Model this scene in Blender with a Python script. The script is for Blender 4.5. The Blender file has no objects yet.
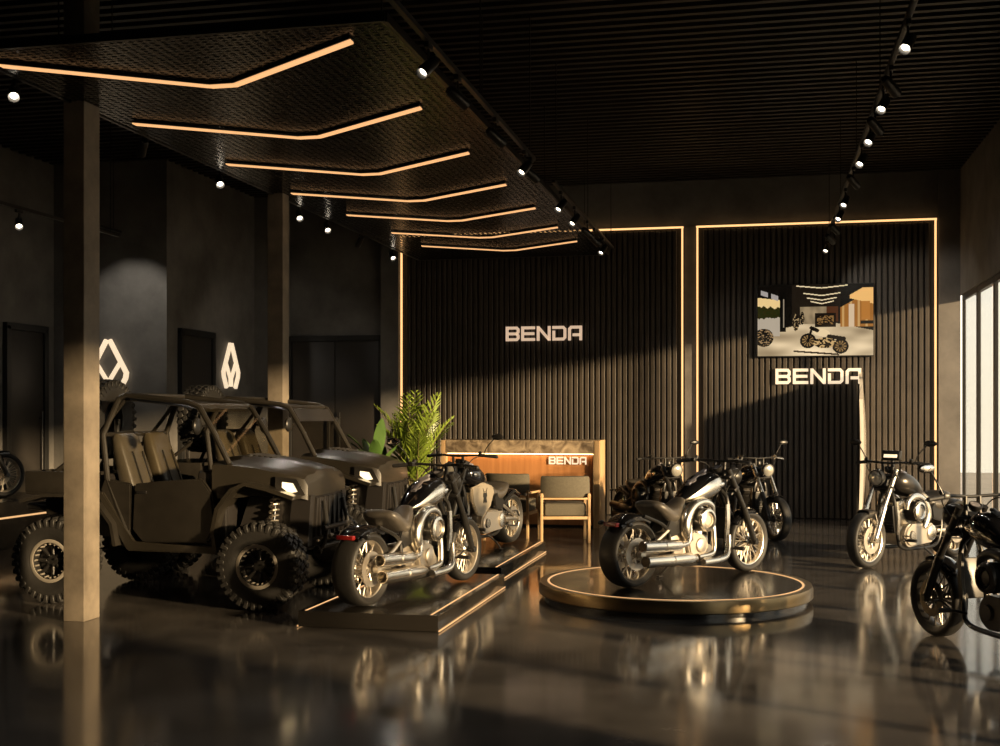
import bpy, bmesh, math, random
from mathutils import Vector, Matrix, Quaternion
random.seed(7)
PI = math.pi
S = bpy.context.scene
COL = S.collection
def V(*a): return Vector(a)
def rad(d): return math.radians(d)

# ------------------------------------------------------------------ materials
MATS = {}
def mat(name, color, rough=0.5, metal=0.0, noise=None, bump=None, emit=None, estr=0.0, coat=0.0, spec=0.5, rvar=None):
    """noise=(scale, amount) colour mottling in object space; bump=(scale, strength); rvar=(scale, amount) roughness mottling"""
    if name in MATS: return MATS[name]
    m = bpy.data.materials.new(name); m.use_nodes = True
    nt = m.node_tree; b = nt.nodes['Principled BSDF']
    b.inputs['Base Color'].default_value = (*color, 1)
    b.inputs['Roughness'].default_value = rough
    b.inputs['Metallic'].default_value = metal
    b.inputs['Specular IOR Level'].default_value = spec
    b.inputs['Coat Weight'].default_value = coat
    b.inputs['Coat Roughness'].default_value = 0.06
    tc = nt.nodes.new('ShaderNodeTexCoord')
    if noise:
        n = nt.nodes.new('ShaderNodeTexNoise'); n.inputs['Scale'].default_value = noise[0]
        n.inputs['Detail'].default_value = 6; n.inputs['Roughness'].default_value = .62
        nt.links.new(tc.outputs['Object'], n.inputs['Vector'])
        r = nt.nodes.new('ShaderNodeMapRange'); r.inputs[1].default_value = .3; r.inputs[2].default_value = .7
        r.inputs[3].default_value = 1 - noise[1]; r.inputs[4].default_value = 1 + noise[1]
        nt.links.new(n.outputs['Fac'], r.inputs[0])
        mx = nt.nodes.new('ShaderNodeVectorMath'); mx.operation = 'SCALE'
        mx.inputs[0].default_value = color
        nt.links.new(r.outputs[0], mx.inputs['Scale'])
        nt.links.new(mx.outputs[0], b.inputs['Base Color'])
    if rvar:
        n = nt.nodes.new('ShaderNodeTexNoise'); n.inputs['Scale'].default_value = rvar[0]; n.inputs['Detail'].default_value = 5
        nt.links.new(tc.outputs['Object'], n.inputs['Vector'])
        r = nt.nodes.new('ShaderNodeMapRange'); r.inputs[1].default_value = .3; r.inputs[2].default_value = .7
        r.inputs[3].default_value = max(.02, rough - rvar[1]); r.inputs[4].default_value = rough + rvar[1]
        nt.links.new(n.outputs['Fac'], r.inputs[0]); nt.links.new(r.outputs[0], b.inputs['Roughness'])
    if bump:
        n = nt.nodes.new('ShaderNodeTexNoise'); n.inputs['Scale'].default_value = bump[0]; n.inputs['Detail'].default_value = 4
        nt.links.new(tc.outputs['Object'], n.inputs['Vector'])
        bp = nt.nodes.new('ShaderNodeBump'); bp.inputs['Strength'].default_value = bump[1]; bp.inputs['Distance'].default_value = .01
        nt.links.new(n.outputs['Fac'], bp.inputs['Height']); nt.links.new(bp.outputs[0], b.inputs['Normal'])
    if emit:
        b.inputs['Emission Color'].default_value = (*emit, 1); b.inputs['Emission Strength'].default_value = estr
    MATS[name] = m
    return m
def glass_mat(name, tint, gloss=.06):
    m = bpy.data.materials.new(name); m.use_nodes = True; nt = m.node_tree
    nt.nodes.remove(nt.nodes['Principled BSDF']); out = nt.nodes['Material Output']
    t = nt.nodes.new('ShaderNodeBsdfTransparent'); t.inputs[0].default_value = (*tint, 1)
    g = nt.nodes.new('ShaderNodeBsdfGlossy'); g.inputs['Roughness'].default_value = .03
    lw = nt.nodes.new('ShaderNodeLayerWeight'); lw.inputs[0].default_value = .5
    pw = nt.nodes.new('ShaderNodeMath'); pw.operation = 'POWER'; pw.inputs[1].default_value = 5; nt.links.new(lw.outputs['Facing'], pw.inputs[0])
    f = nt.nodes.new('ShaderNodeMath'); f.operation = 'MULTIPLY_ADD'; f.inputs[1].default_value = .5; f.inputs[2].default_value = .03; nt.links.new(pw.outputs[0], f.inputs[0])
    mx = nt.nodes.new('ShaderNodeMixShader')
    nt.links.new(f.outputs[0], mx.inputs[0]); nt.links.new(t.outputs[0], mx.inputs[1]); nt.links.new(g.outputs[0], mx.inputs[2])
    nt.links.new(mx.outputs[0], out.inputs[0]); MATS[name] = m
    return m

# ------------------------------------------------------------------ mesh builder
def frame_from(axis):
    a = Vector(axis).normalized()
    h = V(0, 0, 1) if abs(a.z) < .9 else V(1, 0, 0)
    u = h.cross(a).normalized(); v = a.cross(u)
    return a, u, v
def catmull(pts, k=6):
    P = [Vector(p) for p in pts]
    if len(P) < 3: return P
    Q = [P[0] * 2 - P[1]] + P + [P[-1] * 2 - P[-2]]
    out = []
    for i in range(1, len(Q) - 2):
        a, b, c, d = Q[i - 1:i + 3]
        for j in range(k):
            t = j / k
            out.append(.5 * ((2 * b) + (c - a) * t + (2 * a - 5 * b + 4 * c - d) * t * t + (3 * b - a - 3 * c + d) * t ** 3))
    out.append(P[-1])
    return out
class G:
    def __init__(s): s.bm = bmesh.new()
    def box(s, c, size, rot=None, bev=0.0, seg=2):
        r = bmesh.ops.create_cube(s.bm, size=1.0)
        vs = r['verts']
        M = Matrix.Diagonal((*size, 1))
        if rot is not None: M = rot.to_4x4() @ M
        M = Matrix.Translation(c) @ M
        bmesh.ops.transform(s.bm, matrix=M, verts=vs)
        if bev > 0:
            es = list({e for v in vs for e in v.link_edges})
            bmesh.ops.bevel(s.bm, geom=es, offset=bev, segments=seg, affect='EDGES', profile=.6)
        return s
    def ring_faces(s, A, B):
        n = len(A)
        for i in range(n):
            try: s.bm.faces.new((A[i], A[(i + 1) % n], B[(i + 1) % n], B[i]))
            except ValueError: pass
    def loft(s, sections, cap=True, closed=False):
        R = [[s.bm.verts.new(p) for p in sec] for sec in sections]
        for a, b in zip(R, R[1:]): s.ring_faces(a, b)
        if closed: s.ring_faces(R[-1], R[0])
        elif cap:
            for f in (list(reversed(R[0])), R[-1]):
                try: s.bm.faces.new(f)
                except ValueError: pass
        return s
    def grid(s, rows):
        R = [[s.bm.verts.new(p) for p in r] for r in rows]
        for a, b in zip(R, R[1:]):
            for i in range(len(a) - 1): s.bm.faces.new((a[i], a[i + 1], b[i + 1], b[i]))
        return s
    def cyl(s, p0, p1, r0, r1=None, n=16, cap=True):
        r1 = r0 if r1 is None else r1
        p0, p1 = Vector(p0), Vector(p1); a, u, v = frame_from(p1 - p0)
        sec = lambda p, r: [p + (u * math.cos(2 * PI * i / n) + v * math.sin(2 * PI * i / n)) * r for i in range(n)]
        return s.loft([sec(p0, r0), sec(p1, r1)], cap)
    def tube(s, pts, r, n=10, smooth=0, cap=True):
        P = catmull(pts, smooth) if smooth else [Vector(p) for p in pts]
        m = len(P)
        if not hasattr(r, '__len__'): rr = [r] * m
        else:
            rr = []
            for i in range(m):
                t = i / (m - 1) * (len(r) - 1); k = min(int(t), len(r) - 2); rr.append(r[k] + (r[k + 1] - r[k]) * (t - k))
        T = [(P[min(i + 1, m - 1)] - P[max(i - 1, 0)]).normalized() for i in range(m)]
        _, u, _ = frame_from(T[0])
        secs = []
        for i in range(m):
            if i:
                q = T[i - 1].rotation_difference(T[i]); u = q @ u
            v = T[i].cross(u).normalized(); u = v.cross(T[i]).normalized()
            k = 1.0
            if 0 < i < m - 1 and not smooth:
                cosang = (P[i] - P[i - 1]).normalized().dot((P[i + 1] - P[i]).normalized()); k = 1 / max(.5, math.sqrt((1 + cosang) / 2))
            secs.append([P[i] + (u * math.cos(2 * PI * j / n) + v * math.sin(2 * PI * j / n)) * rr[i] for j in range(n)])
        return s.loft(secs, cap)
    def lathe(s, prof, o, axis, n=32, closed=False):
        """prof: list of (radius, along axis)"""
        a, u, v = frame_from(axis); o = Vector(o)
        rows = []
        for (r, h) in prof:
            if r < 1e-6: rows.append([s.bm.verts.new(o + a * h)])
            else: rows.append([s.bm.verts.new(o + a * h + (u * math.cos(2 * PI * i / n) + v * math.sin(2 * PI * i / n)) * r) for i in range(n)])
        pairs = list(zip(rows, rows[1:])) + ([(rows[-1], rows[0])] if closed else [])
        for A, B in pairs:
            if len(A) == 1 and len(B) == 1: continue
            if len(A) == 1:
                for i in range(n): s.bm.faces.new((A[0], B[(i + 1) % n], B[i]))
            elif len(B) == 1:
                for i in range(n): s.bm.faces.new((A[i], A[(i + 1) % n], B[0]))
            else: s.ring_faces(A, B)
        return s
    def torus(s, c, axis, R, r, n=36, k=10, a0=0, a1=2 * PI):
        a, u, v = frame_from(axis); c = Vector(c); full = abs(a1 - a0) > 6.28
        secs = []
        m = n if full else n + 1
        for i in range(m):
            t = a0 + (a1 - a0) * i / n; d = u * math.cos(t) + v * math.sin(t)
            secs.append([c + d * (R + r * math.cos(2 * PI * j / k)) + a * r * math.sin(2 * PI * j / k) for j in range(k)])
        return s.loft(secs, not full, full)
    def prism(s, poly, f, t0, t1):
        """poly 2D points; f(u,v,t)->3D; solid between t0 and t1"""
        A = [s.bm.verts.new(f(u, v, t0)) for u, v in poly]; B = [s.bm.verts.new(f(u, v, t1)) for u, v in poly]
        s.ring_faces(A, B)
        s.bm.faces.new(list(reversed(A))); s.bm.faces.new(B)
        return s
    def sphere(s, c, r, n=16, sc=(1, 1, 1), rot=None):
        ret = bmesh.ops.create_uvsphere(s.bm, u_segments=n, v_segments=max(6, n // 2), radius=r)
        M = Matrix.Diagonal((*sc, 1))
        if rot is not None: M = rot.to_4x4() @ M
        bmesh.ops.transform(s.bm, matrix=Matrix.Translation(c) @ M, verts=ret['verts'])
        return s
    def strip(s, pts, y0, y1, t):
        """a bent sheet: polyline in xz swept across y, thickness t (towards the polyline's left normal)"""
        P = [Vector((p[0], p[1])) for p in pts]; m = len(P); N = []
        for i in range(m):
            d = (P[min(i + 1, m - 1)] - P[max(i - 1, 0)]).normalized(); N.append(Vector((-d.y, d.x)))
        y0f = y0 if callable(y0) else (lambda k: y0); y1f = y1 if callable(y1) else (lambda k: y1)
        secs = []
        for i in range(m):
            a = P[i]; b = P[i] + N[i] * t; k = i / (m - 1)
            secs.append([V(a.x, y0f(k), a.y), V(a.x, y1f(k), a.y), V(b.x, y1f(k), b.y), V(b.x, y0f(k), b.y)])
        return s.loft(secs)
def sup(c, hw, hh, e=2.4, n=20, x=None):
    """superellipse section in the yz plane at x"""
    out = []
    for i in range(n):
        t = 2 * PI * i / n; ct, st = math.cos(t), math.sin(t)
        out.append(V(c[0], c[1] + hw * math.copysign(abs(ct) ** (2 / e), ct), c[2] + hh * math.copysign(abs(st) ** (2 / e), st)))
    return out
def obj(name, g, m, parent=None, ang=35, flat=False, label=None):
    bmesh.ops.recalc_face_normals(g.bm, faces=g.bm.faces)
    me = bpy.data.meshes.new(name); g.bm.to_mesh(me); g.bm.free()
    me.materials.append(m)
    if not flat and len(me.polygons):
        me.polygons.foreach_set('use_smooth', [True] * len(me.polygons)); me.set_sharp_from_angle(angle=rad(ang))
    o = bpy.data.objects.new(name, me); COL.objects.link(o)
    if parent: o.parent = parent
    if label: o['label'] = label
    return o
def thing(name, label, cat, loc=(0, 0, 0), rz=0, group=None):
    o = bpy.data.objects.new(name, None); COL.objects.link(o)
    o.location = loc; o.rotation_euler = (0, 0, rz); o.empty_display_size = .1
    o['label'] = label; o['category'] = cat
    if group: o['group'] = group
    return o
def tag(o, label, cat, group=None):
    o['label'] = label; o['category'] = cat
    if group: o['group'] = group
    return o
def struct(name, g, m, label=None, parent=None, ang=35, flat=True):
    o = obj(name, g, m, parent, ang, flat)
    if not parent: o['kind'] = 'structure'
    if label: o['label'] = label
    return o
def copy_tree(o, parent=None):
    c = o.copy(); COL.objects.link(c)
    if parent: c.parent = parent
    for ch in [x for x in S.objects if x.parent == o]: copy_tree(ch, c)
    return c

# ------------------------------------------------------------------ camera: eye height 1.7 m, level, 1200 px focal length
YAW = rad(12.27); CH = 1.7; FPX = 1200; HOR = 415
cam = bpy.data.cameras.new('camera'); co = bpy.data.objects.new('camera', cam); COL.objects.link(co)
co.location = (0, 0, CH); co.rotation_euler = (PI / 2, 0, YAW)
cam.sensor_fit = 'HORIZONTAL'; cam.sensor_width = 36; cam.lens = FPX * 36 / 1000
cam.shift_y = (HOR - 373) / 1000; cam.clip_start = .05; cam.clip_end = 500
S.camera = co
S.view_settings.view_transform = 'Standard'; S.view_settings.look = 'None'; S.view_settings.gamma = 1
S.view_settings.use_curve_mapping = False; S.view_settings.exposure = 0.0
S.cycles.use_denoising = True
S.cycles.max_bounces = 8; S.cycles.diffuse_bounces = 3; S.cycles.glossy_bounces = 4; S.cycles.transparent_max_bounces = 12
S.cycles.sample_clamp_indirect = 4.0

# ------------------------------------------------------------------ materials used
WARM = (1.0, .56, .22)
M_conc = mat('dark_concrete', (.118, .112, .105), .75, noise=(1.3, .35), bump=(6, .12), rvar=(2, .12))
M_concl = mat('grey_concrete', (.115, .105, .096), .7, noise=(2.2, .3), bump=(9, .12))
M_pil = mat('pillar_plaster', (.175, .146, .112), .65, noise=(4, .3), bump=(14, .12))
M_black = mat('black_paint', (.012, .012, .012), .5)
M_slat = mat('ceiling_slat_black', (.020, .018, .017), .45, noise=(.8, .4))
M_plen = mat('plenum_black', (.004, .004, .004), .9)
M_wslat = mat('bronze_slat', (.050, .041, .033), .5, noise=(3, .25))
M_wback = mat('slat_backing', (.014, .012, .010), .8)
M_door = mat('door_dark', (.022, .019, .017), .45, noise=(2, .2))
M_led = mat('amber_led', (.1, .06, .03), .5, emit=(1.0, .52, .22), estr=1.05)
M_ledw = mat('warm_wall_led', (.1, .06, .03), .5, emit=(1.0, .55, .22), estr=1.5)
M_ledf = mat('floor_led', (.1, .06, .03), .5, emit=(1.0, .56, .24), estr=.95)
M_lamp = mat('lamp_white', (.5, .5, .5), .4, emit=(1.0, .86, .66), estr=9)
M_letter = mat('lit_letter', (.4, .35, .28), .5, emit=(1.0, .78, .53), estr=.92)
M_letter_dim = mat('lit_letter_soft', (.4, .35, .28), .5, emit=(1.0, .70, .48), estr=.62)
M_frame = mat('window_metal', (.03, .028, .026), .4, metal=.6)
M_chrome = mat('satin_silver', (.86, .80, .70), .27, metal=1.0)
M_chrome2 = mat('polished_chrome', (.85, .80, .72), .08, metal=1.0)
M_alu = mat('cast_aluminium', (.62, .57, .50), .45, metal=1.0)
M_gloss = mat('gloss_black_paint', (.006, .006, .007), .12, coat=1.0)
M_satin = mat('satin_black_metal', (.018, .017, .016), .35, metal=.3)
M_gun = mat('gunmetal', (.075, .068, .06), .32, metal=.9)
M_rubber = mat('tyre_rubber', (.014, .013, .012), .58, noise=(30, .2), bump=(60, .15))
M_leather = mat('black_leather', (.06, .053, .045), .36, bump=(90, .15), noise=(12, .15))
M_red = mat('red_lens', (.16, .010, .008), .15)
M_amber = mat('amber_lens', (.6, .20, .03), .2)
M_lens = mat('headlight_glass', (.75, .72, .62), .08, metal=.7)
M_cream = mat('silver_paint', (.55, .48, .38), .3, metal=.6)
M_gauge = mat('gauge_face', (.35, .33, .36), .1, metal=.5)
M_utv = mat('matte_black_plastic', (.017, .0148, .012), .36, noise=(8, .2), bump=(50, .06))
M_utvh = mat('bronze_black_paint', (.021, .018, .0135), .30, coat=.3)
M_bead = mat('beadlock_grey', (.26, .235, .20), .4, metal=.2)
M_pearl = mat('pearl_lacquer', (.78, .72, .64), .18, coat=.8)
M_tub = mat('black_plastic', (.014, .012, .011), .5)
M_seat = mat('khaki_vinyl', (.060, .050, .034), .40, bump=(40, .12), noise=(10, .15))
M_glassw = glass_mat('window_glass', (.96, .97, .95))
M_shield = glass_mat('windshield_glass', (.80, .78, .72))
# ------------------------------------------------------------------ room
XL, XR, YF, YB, ZC = -10.9, 3.12, -4.0, 20.4, 5.63
def floor_mat():
    m = bpy.data.materials.new('polished_concrete'); m.use_nodes = True; nt = m.node_tree; b = nt.nodes['Principled BSDF']
    tc = nt.nodes.new('ShaderNodeTexCoord')
    n1 = nt.nodes.new('ShaderNodeTexNoise'); n1.inputs['Scale'].default_value = .55; n1.inputs['Detail'].default_value = 8; n1.inputs['Roughness'].default_value = .62
    n2 = nt.nodes.new('ShaderNodeTexNoise'); n2.inputs['Scale'].default_value = 3.1; n2.inputs['Detail'].default_value = 8
    for n in (n1, n2): nt.links.new(tc.outputs['Object'], n.inputs['Vector'])
    ad = nt.nodes.new('ShaderNodeMath'); ad.operation = 'MULTIPLY_ADD'; ad.inputs[1].default_value = .35
    nt.links.new(n2.outputs['Fac'], ad.inputs[0]); nt.links.new(n1.outputs['Fac'], ad.inputs[2])
    cr = nt.nodes.new('ShaderNodeValToRGB')
    cr.color_ramp.elements[0].position = .5; cr.color_ramp.elements[0].color = (.042, .039, .038, 1)
    cr.color_ramp.elements[1].position = .85; cr.color_ramp.elements[1].color = (.140, .126, .114, 1)
    nt.links.new(ad.outputs[0], cr.inputs[0]); nt.links.new(cr.outputs[0], b.inputs['Base Color'])
    mr = nt.nodes.new('ShaderNodeMapRange'); mr.inputs[1].default_value = .35; mr.inputs[2].default_value = .75
    mr.inputs[3].default_value = .075; mr.inputs[4].default_value = .17
    nt.links.new(n1.outputs['Fac'], mr.inputs[0]); nt.links.new(mr.outputs[0], b.inputs['Roughness'])
    bp = nt.nodes.new('ShaderNodeBump'); bp.inputs['Strength'].default_value = .02; bp.inputs['Distance'].default_value = .02
    nt.links.new(n2.outputs['Fac'], bp.inputs['Height']); nt.links.new(bp.outputs[0], b.inputs['Normal'])
    return m
def wall_box(name, x0, x1, y0, y1, z0, z1, m=None):
    g = G(); g.box(((x0 + x1) / 2, (y0 + y1) / 2, (z0 + z1) / 2), (x1 - x0, y1 - y0, z1 - z0))
    return struct(name, g, m or M_conc)
g = G(); g.box(((XL + XR) / 2, (YF + YB) / 2, -.1), (XR - XL + .6, YB - YF + .6, .2)); struct('floor', g, floor_mat())
g = G(); g.box((14, 10, -.16), (22 - .4, 60, .1)); struct('ground_outside', g, mat('paving', (.42, .36, .28), .8, noise=(.6, .2)))
# ceiling: black plenum with slats hung under it
g = G(); g.box(((XL + XR) / 2, (YF + YB) / 2, ZC + .35), (XR - XL + .6, YB - YF + .6, .2)); struct('ceiling', g, M_plen)
g = G()
y = YF + .1
while y < YB - .05:
    g.box(((XL + XR) / 2, y, ZC + .07), (XR - XL - .02, .075, .14)); y += .2
struct('ceiling_slats', g, M_slat)['kind'] = 'structure'
# walls
wall_box('wall_back', XL - .3, XR + .01, YB, YB + .25, 0, ZC + .25)
wall_box('wall_front', XL - .3, XR + .3, YF - .25, YF, 0, ZC + .25)
wall_box('wall_left', XL - .25, XL, YF, 17.0, 0, ZC + .25)
wall_box('wall_niche', XL - .25, -8.96, 17.0, YB, 0, ZC + .25)
WT, WY0 = 3.62, 4.3
# right wall: solid near the camera, a header over the long window band, a low kerb under it
wall_box('wall_right', XR, XR + .25, YF, WY0, 0, ZC + .25)
wall_box('wall_right_header', XR, XR + .25, WY0, YB, WT, ZC + .25)
wall_box('wall_right_kerb', XR, XR + .25, WY0, YB, 0, .08)
NW = 12; WS = (YB - WY0) / NW
for i in range(NW):
    y0 = WY0 + i * WS; y1 = y0 + WS; xc = XR + .06
    g = G()
    for yy in (y0 + .03, y1 - .03): g.box((xc, yy, (.08 + WT) / 2), (.05, .06, WT - .08), bev=.006)
    for zz in (.12, WT - .04): g.box((xc, (y0 + y1) / 2, zz), (.05, WS - .12, .08), bev=.006)
    w = struct('window_%d' % (i + 1), g, M_frame)
    g = G(); g.box((xc, (y0 + y1) / 2, (.16 + WT - .08) / 2), (.012, WS - .12, WT - .24)); obj('pane', g, M_glassw, w, flat=True)
# concrete pilasters on the back wall: beside the entrance, between the slatted panels and in the corner
for k, (x0, x1, d) in enumerate(((-6.57, -6.24, .12), (-1.25, -1.07, .05), (2.79, XR, .06))):
    wall_box('trim_%d' % (k + 1), x0, x1, YB - d, YB, 0, ZC if k != 1 else 4.87, M_concl if k else M_conc)
wall_box('trim_4', -8.96, -8.32, YB - .12, YB, 0, ZC, M_conc)
# doors 3 m tall: one in the left wall, one in the niche wall, a double one in the back wall
def door(name, f, w, h, leaves, hx):
    g = G()
    for u in (-w / 2 - .05, w / 2 + .05): g.box(f(u, .03, h / 2 + .03), f.s(.1, .1, h + .06), bev=.008)
    g.box(f(0, .03, h + .05), f.s(w + .2, .1, .1), bev=.008)
    fr = struct(name, g, M_black)
    lw = w / leaves
    for k in range(leaves):
        u = -w / 2 + lw * (k + .5)
        g = G(); g.box(f(u, .02, h / 2), f.s(lw - .012, .05, h - .012), bev=.006)
        l = obj('door_leaf', g, M_door, fr)
        g = G(); uu = u + (lw / 2 - .1) * hx[k]
        g.cyl(f(uu, .09, .75), f(uu, .09, 1.75), .016, n=10)
        for z in (.85, 1.65): g.cyl(f(uu, .04, z), f(uu, .09, z), .01, n=8)
        obj('pull_handle', g, M_satin, l)
class FX:      # wall facing +x
    def __init__(s, x, y): s.x, s.y = x, y
    def __call__(s, u, d, z): return (s.x + d, s.y + u, z)
    def s(s, a, b, c): return (b, a, c)
class FY:      # wall facing -y
    def __init__(s, x, y): s.x, s.y = x, y
    def __call__(s, u, d, z): return (s.x + u, s.y - d, z)
    def s(s, a, b, c): return (a, b, c)
door('door_1', FX(XL, 16.22), .86, 2.97, 1, (1,))
door('door_2', FX(-8.96, 17.95), 1.0, 2.97, 1, (-1,))
door('door_3', FY(-7.45, YB), 1.64, 3.02, 2, (1, -1))
# pillars
for nm, y0, y1 in (('pillar', 8.9, 9.14), ('pillar', 13.09, 13.28)):
    g = G(); g.box((-5.525, (y0 + y1) / 2, ZC / 2), (.19, y1 - y0, ZC), bev=.008)
    o = struct(nm, g, M_pil)
# ------------------------------------------------------------------ perforated ceiling raft
def perf_mat():
    m = bpy.data.materials.new('perforated_black_metal'); m.use_nodes = True; nt = m.node_tree; b = nt.nodes['Principled BSDF']
    b.inputs['Base Color'].default_value = (.010, .0095, .009, 1); b.inputs['Roughness'].default_value = .24; b.inputs['Metallic'].default_value = .15; b.inputs['Specular IOR Level'].default_value = .32
    tc = nt.nodes.new('ShaderNodeTexCoord')
    mp = nt.nodes.new('ShaderNodeMapping'); mp.inputs['Scale'].default_value = (14, 18, 14)
    nt.links.new(tc.outputs['Object'], mp.inputs['Vector'])
    vo = nt.nodes.new('ShaderNodeTexVoronoi'); vo.voronoi_dimensions = '2D'; vo.inputs['Randomness'].default_value = .25; vo.inputs['Scale'].default_value = 1
    nt.links.new(mp.outputs[0], vo.inputs['Vector'])
    lt = nt.nodes.new('ShaderNodeMath'); lt.operation = 'LESS_THAN'; lt.inputs[1].default_value = .30
    nt.links.new(vo.outputs['Distance'], lt.inputs[0])
    bp = nt.nodes.new('ShaderNodeBump'); bp.inputs['Strength'].default_value = .22; bp.inputs['Distance'].default_value = .010
    nt.links.new(vo.outputs['Distance'], bp.inputs['Height']); nt.links.new(bp.outputs[0], b.inputs['Normal'])
    tr = nt.nodes.new('ShaderNodeBsdfTransparent'); mx = nt.nodes.new('ShaderNodeMixShader')
    nt.links.new(lt.outputs[0], mx.inputs[0]); nt.links.new(b.outputs[0], mx.inputs[1]); nt.links.new(tr.outputs[0], mx.inputs[2])
    nt.links.new(mx.outputs[0], nt.nodes['Material Output'].inputs[0])
    return m
RZ, RX0, RX1, RY0, RY1 = 4.27, -5.56, -2.40, 7.5, 19.2
raft = thing('ceiling_raft', 'long suspended raft of perforated black metal carrying amber chevron light strips', 'ceiling panel', ((RX0 + RX1) / 2, RY0, RZ))
cx = (RX0 + RX1) / 2
g = G(); g.box((0, (RY1 - RY0) / 2, .012), (RX1 - RX0, RY1 - RY0, .006)); obj('mesh_sheet', g, perf_mat(), raft, flat=True)
g = G()
for sx in (-1, 1): g.box((sx * (RX1 - RX0) / 2, (RY1 - RY0) / 2, .03), (.03, RY1 - RY0, .06))
for yy in (0, RY1 - RY0): g.box((0, yy, .03), (RX1 - RX0, .03, .06))
obj('edge_frame', g, M_satin, raft, flat=True)
for yy in (.8, 4.0, 7.5, 11.0):
    for sx in (-1, 1):
        g = G(); g.cyl((sx * 1.3, yy, .02), (sx * 1.3, yy, ZC - RZ + .02), .006, n=6); obj('hanger_rod', g, M_satin, raft)
# chevron light strips
ORD = ('nearest the front edge of the raft, the widest one', 'second from the front edge of the raft', 'third from the front edge of the raft', 'fourth from the front, middle one of the seven',
       'fifth from the front, third from the slatted wall', 'second from the slatted wall under the raft', 'closest to the slatted wall, last under the raft')
CHEV = [(-5.43, -2.73, 7.79, 8.63), (-5.37, -2.76, 9.6, 10.4), (-5.31, -2.78, 11.35, 12.13), (-5.28, -2.76, 13.0, 13.75), (-5.16, -2.72, 14.55, 15.27), (-5.05, -2.70, 16.1, 16.8), (-5.0, -2.64, 17.45, 18.2)]
for k, (cx0, cx1, ye, yb) in enumerate(CHEV):
    xm = (cx0 + cx1) / 2 + .03; w = .075; dy = yb - ye
    c = [(cx0 - xm, -dy), (-.12, 0), (.08, 0), (cx1 - xm, -dy)]
    t = thing('ceiling_light', 'amber chevron light strip ' + ORD[k], 'ceiling light', (xm, yb, RZ - .012), 0, 'chevron light strips under the raft')
    g = G(); g.prism([(x, y - w / 2) for x, y in c] + [(x, y + w / 2) for x, y in reversed(c)], lambda u, v, t: V(u, v, t), -.014, .0)
    obj('diffuser', g, M_led, t, flat=True)
    g = G(); g.prism([(x, y - w / 2 - .012) for x, y in c] + [(x, y + w / 2 + .012) for x, y in reversed(c)], lambda u, v, t: V(u, v, t), -.004, .016)
    obj('channel', g, M_satin, t, flat=True)
# ------------------------------------------------------------------ slatted feature panels with light borders
LT = 4.87
def slat_panel(x0, x1, label, inset):
    t = thing('slatted_wall_panel', label, 'wall panel', ((x0 + x1) / 2, YB, 0), 0)
    W = x1 - x0
    g = G(); g.box((0, -.02, LT / 2), (W, .04, LT)); obj('backing', g, M_wback, t, flat=True)
    g = G(); n = int((W - .2) / .092); st = (W - .2) / n
    for i in range(n):
        g.box((-W / 2 + .1 + st * (i + .5), -.06, (LT - .06) / 2), (.064, .04, LT - .08), bev=.006, seg=1)
    obj('slats', g, M_wslat, t, flat=True)
    for nm, c, s in (('light_strip', (0, -.075, LT - .02), (W, .03, .028)), ('light_strip', (-W / 2 + .02, -.075, LT / 2 - .02), (.028, .03, LT - .04)), ('light_strip', (W / 2 - .02, -.075, LT / 2 - .02), (.028, .03, LT - .04))):
        g = G(); g.box(c, s); obj(nm, g, M_ledw, t, flat=True)
slat_panel(-6.22, -1.27, 'wide dark slatted wall panel with amber light border behind the reception counter', 0)
slat_panel(-1.06, 2.76, 'dark slatted wall panel with amber light border that carries the screen', 0)
# ------------------------------------------------------------------ lettering
def stroke(g, pts, w, f, t0, t1):
    P = [Vector(p) for p in pts]; m = len(P); L = []; R = []
    for i in range(m):
        if i == 0: d = (P[1] - P[0]).normalized(); n = Vector((-d.y, d.x)); k = 1
        elif i == m - 1: d = (P[-1] - P[-2]).normalized(); n = Vector((-d.y, d.x)); k = 1
        else:
            d1 = (P[i] - P[i - 1]).normalized(); d2 = (P[i + 1] - P[i]).normalized()
            n = (Vector((-d1.y, d1.x)) + Vector((-d2.y, d2.x))).normalized(); k = 1 / max(.3, n.dot(Vector((-d1.y, d1.x))))
        L.append(P[i] + n * w / 2 * k); R.append(P[i] - n * w / 2 * k)
    for i in range(m - 1):
        g.prism([tuple(L[i]), tuple(L[i + 1]), tuple(R[i + 1]), tuple(R[i])], f, t0, t1)
LET = {'B': [[(.1, 0), (.1, 1)], [(.2, .9), (.8, .9), (.9, .8), (.9, .62), (.8, .5), (.2, .5)], [(.78, .5), (.9, .38), (.9, .2), (.8, .1), (.2, .1)]],
       'E': [[(1, .9), (.1, .9), (.1, .1), (1, .1)], [(.2, .5), (.95, .5)]],
       'N': [[(.1, 0), (.1, 1)], [(.12, .92), (.88, .08)], [(.9, 0), (.9, 1)]],
       'D': [[(0, .9), (.78, .9), (.9, .78), (.9, .22), (.78, .1), (.1, .1), (.1, .68)]],
       'A': [[(.1, 0), (.1, .78), (.22, .9), (.9, .9), (.9, 0)], [(.32, .38), (.85, .38)]]}
def word(text, label, loc, W, H, m, parent_depth=.035):
    t = thing('wall_lettering', label, 'sign', loc)
    cw = W / (5 + 4 * .13)
    for i, ch in enumerate(text):
        g = G()
        for s in LET[ch]:
            stroke(g, s, .19, lambda u, v, d, i=i: V(-W / 2 + cw * (i * 1.13 + u), -d, (v - .5) * H), .0, parent_depth)
        obj('letter', g, m, t, flat=True)
    return t
word('BENDA', 'BENDA in softly lit pale letters high on the slatted wall above the reception counter', (-3.645, YB - .095, 3.10), 1.33, .25, M_letter_dim)
word('BENDA', 'BENDA in bright warm white letters on the slatted wall below the screen', (.912, YB - .095, 2.335), 1.36, .255, M_letter)
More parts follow.
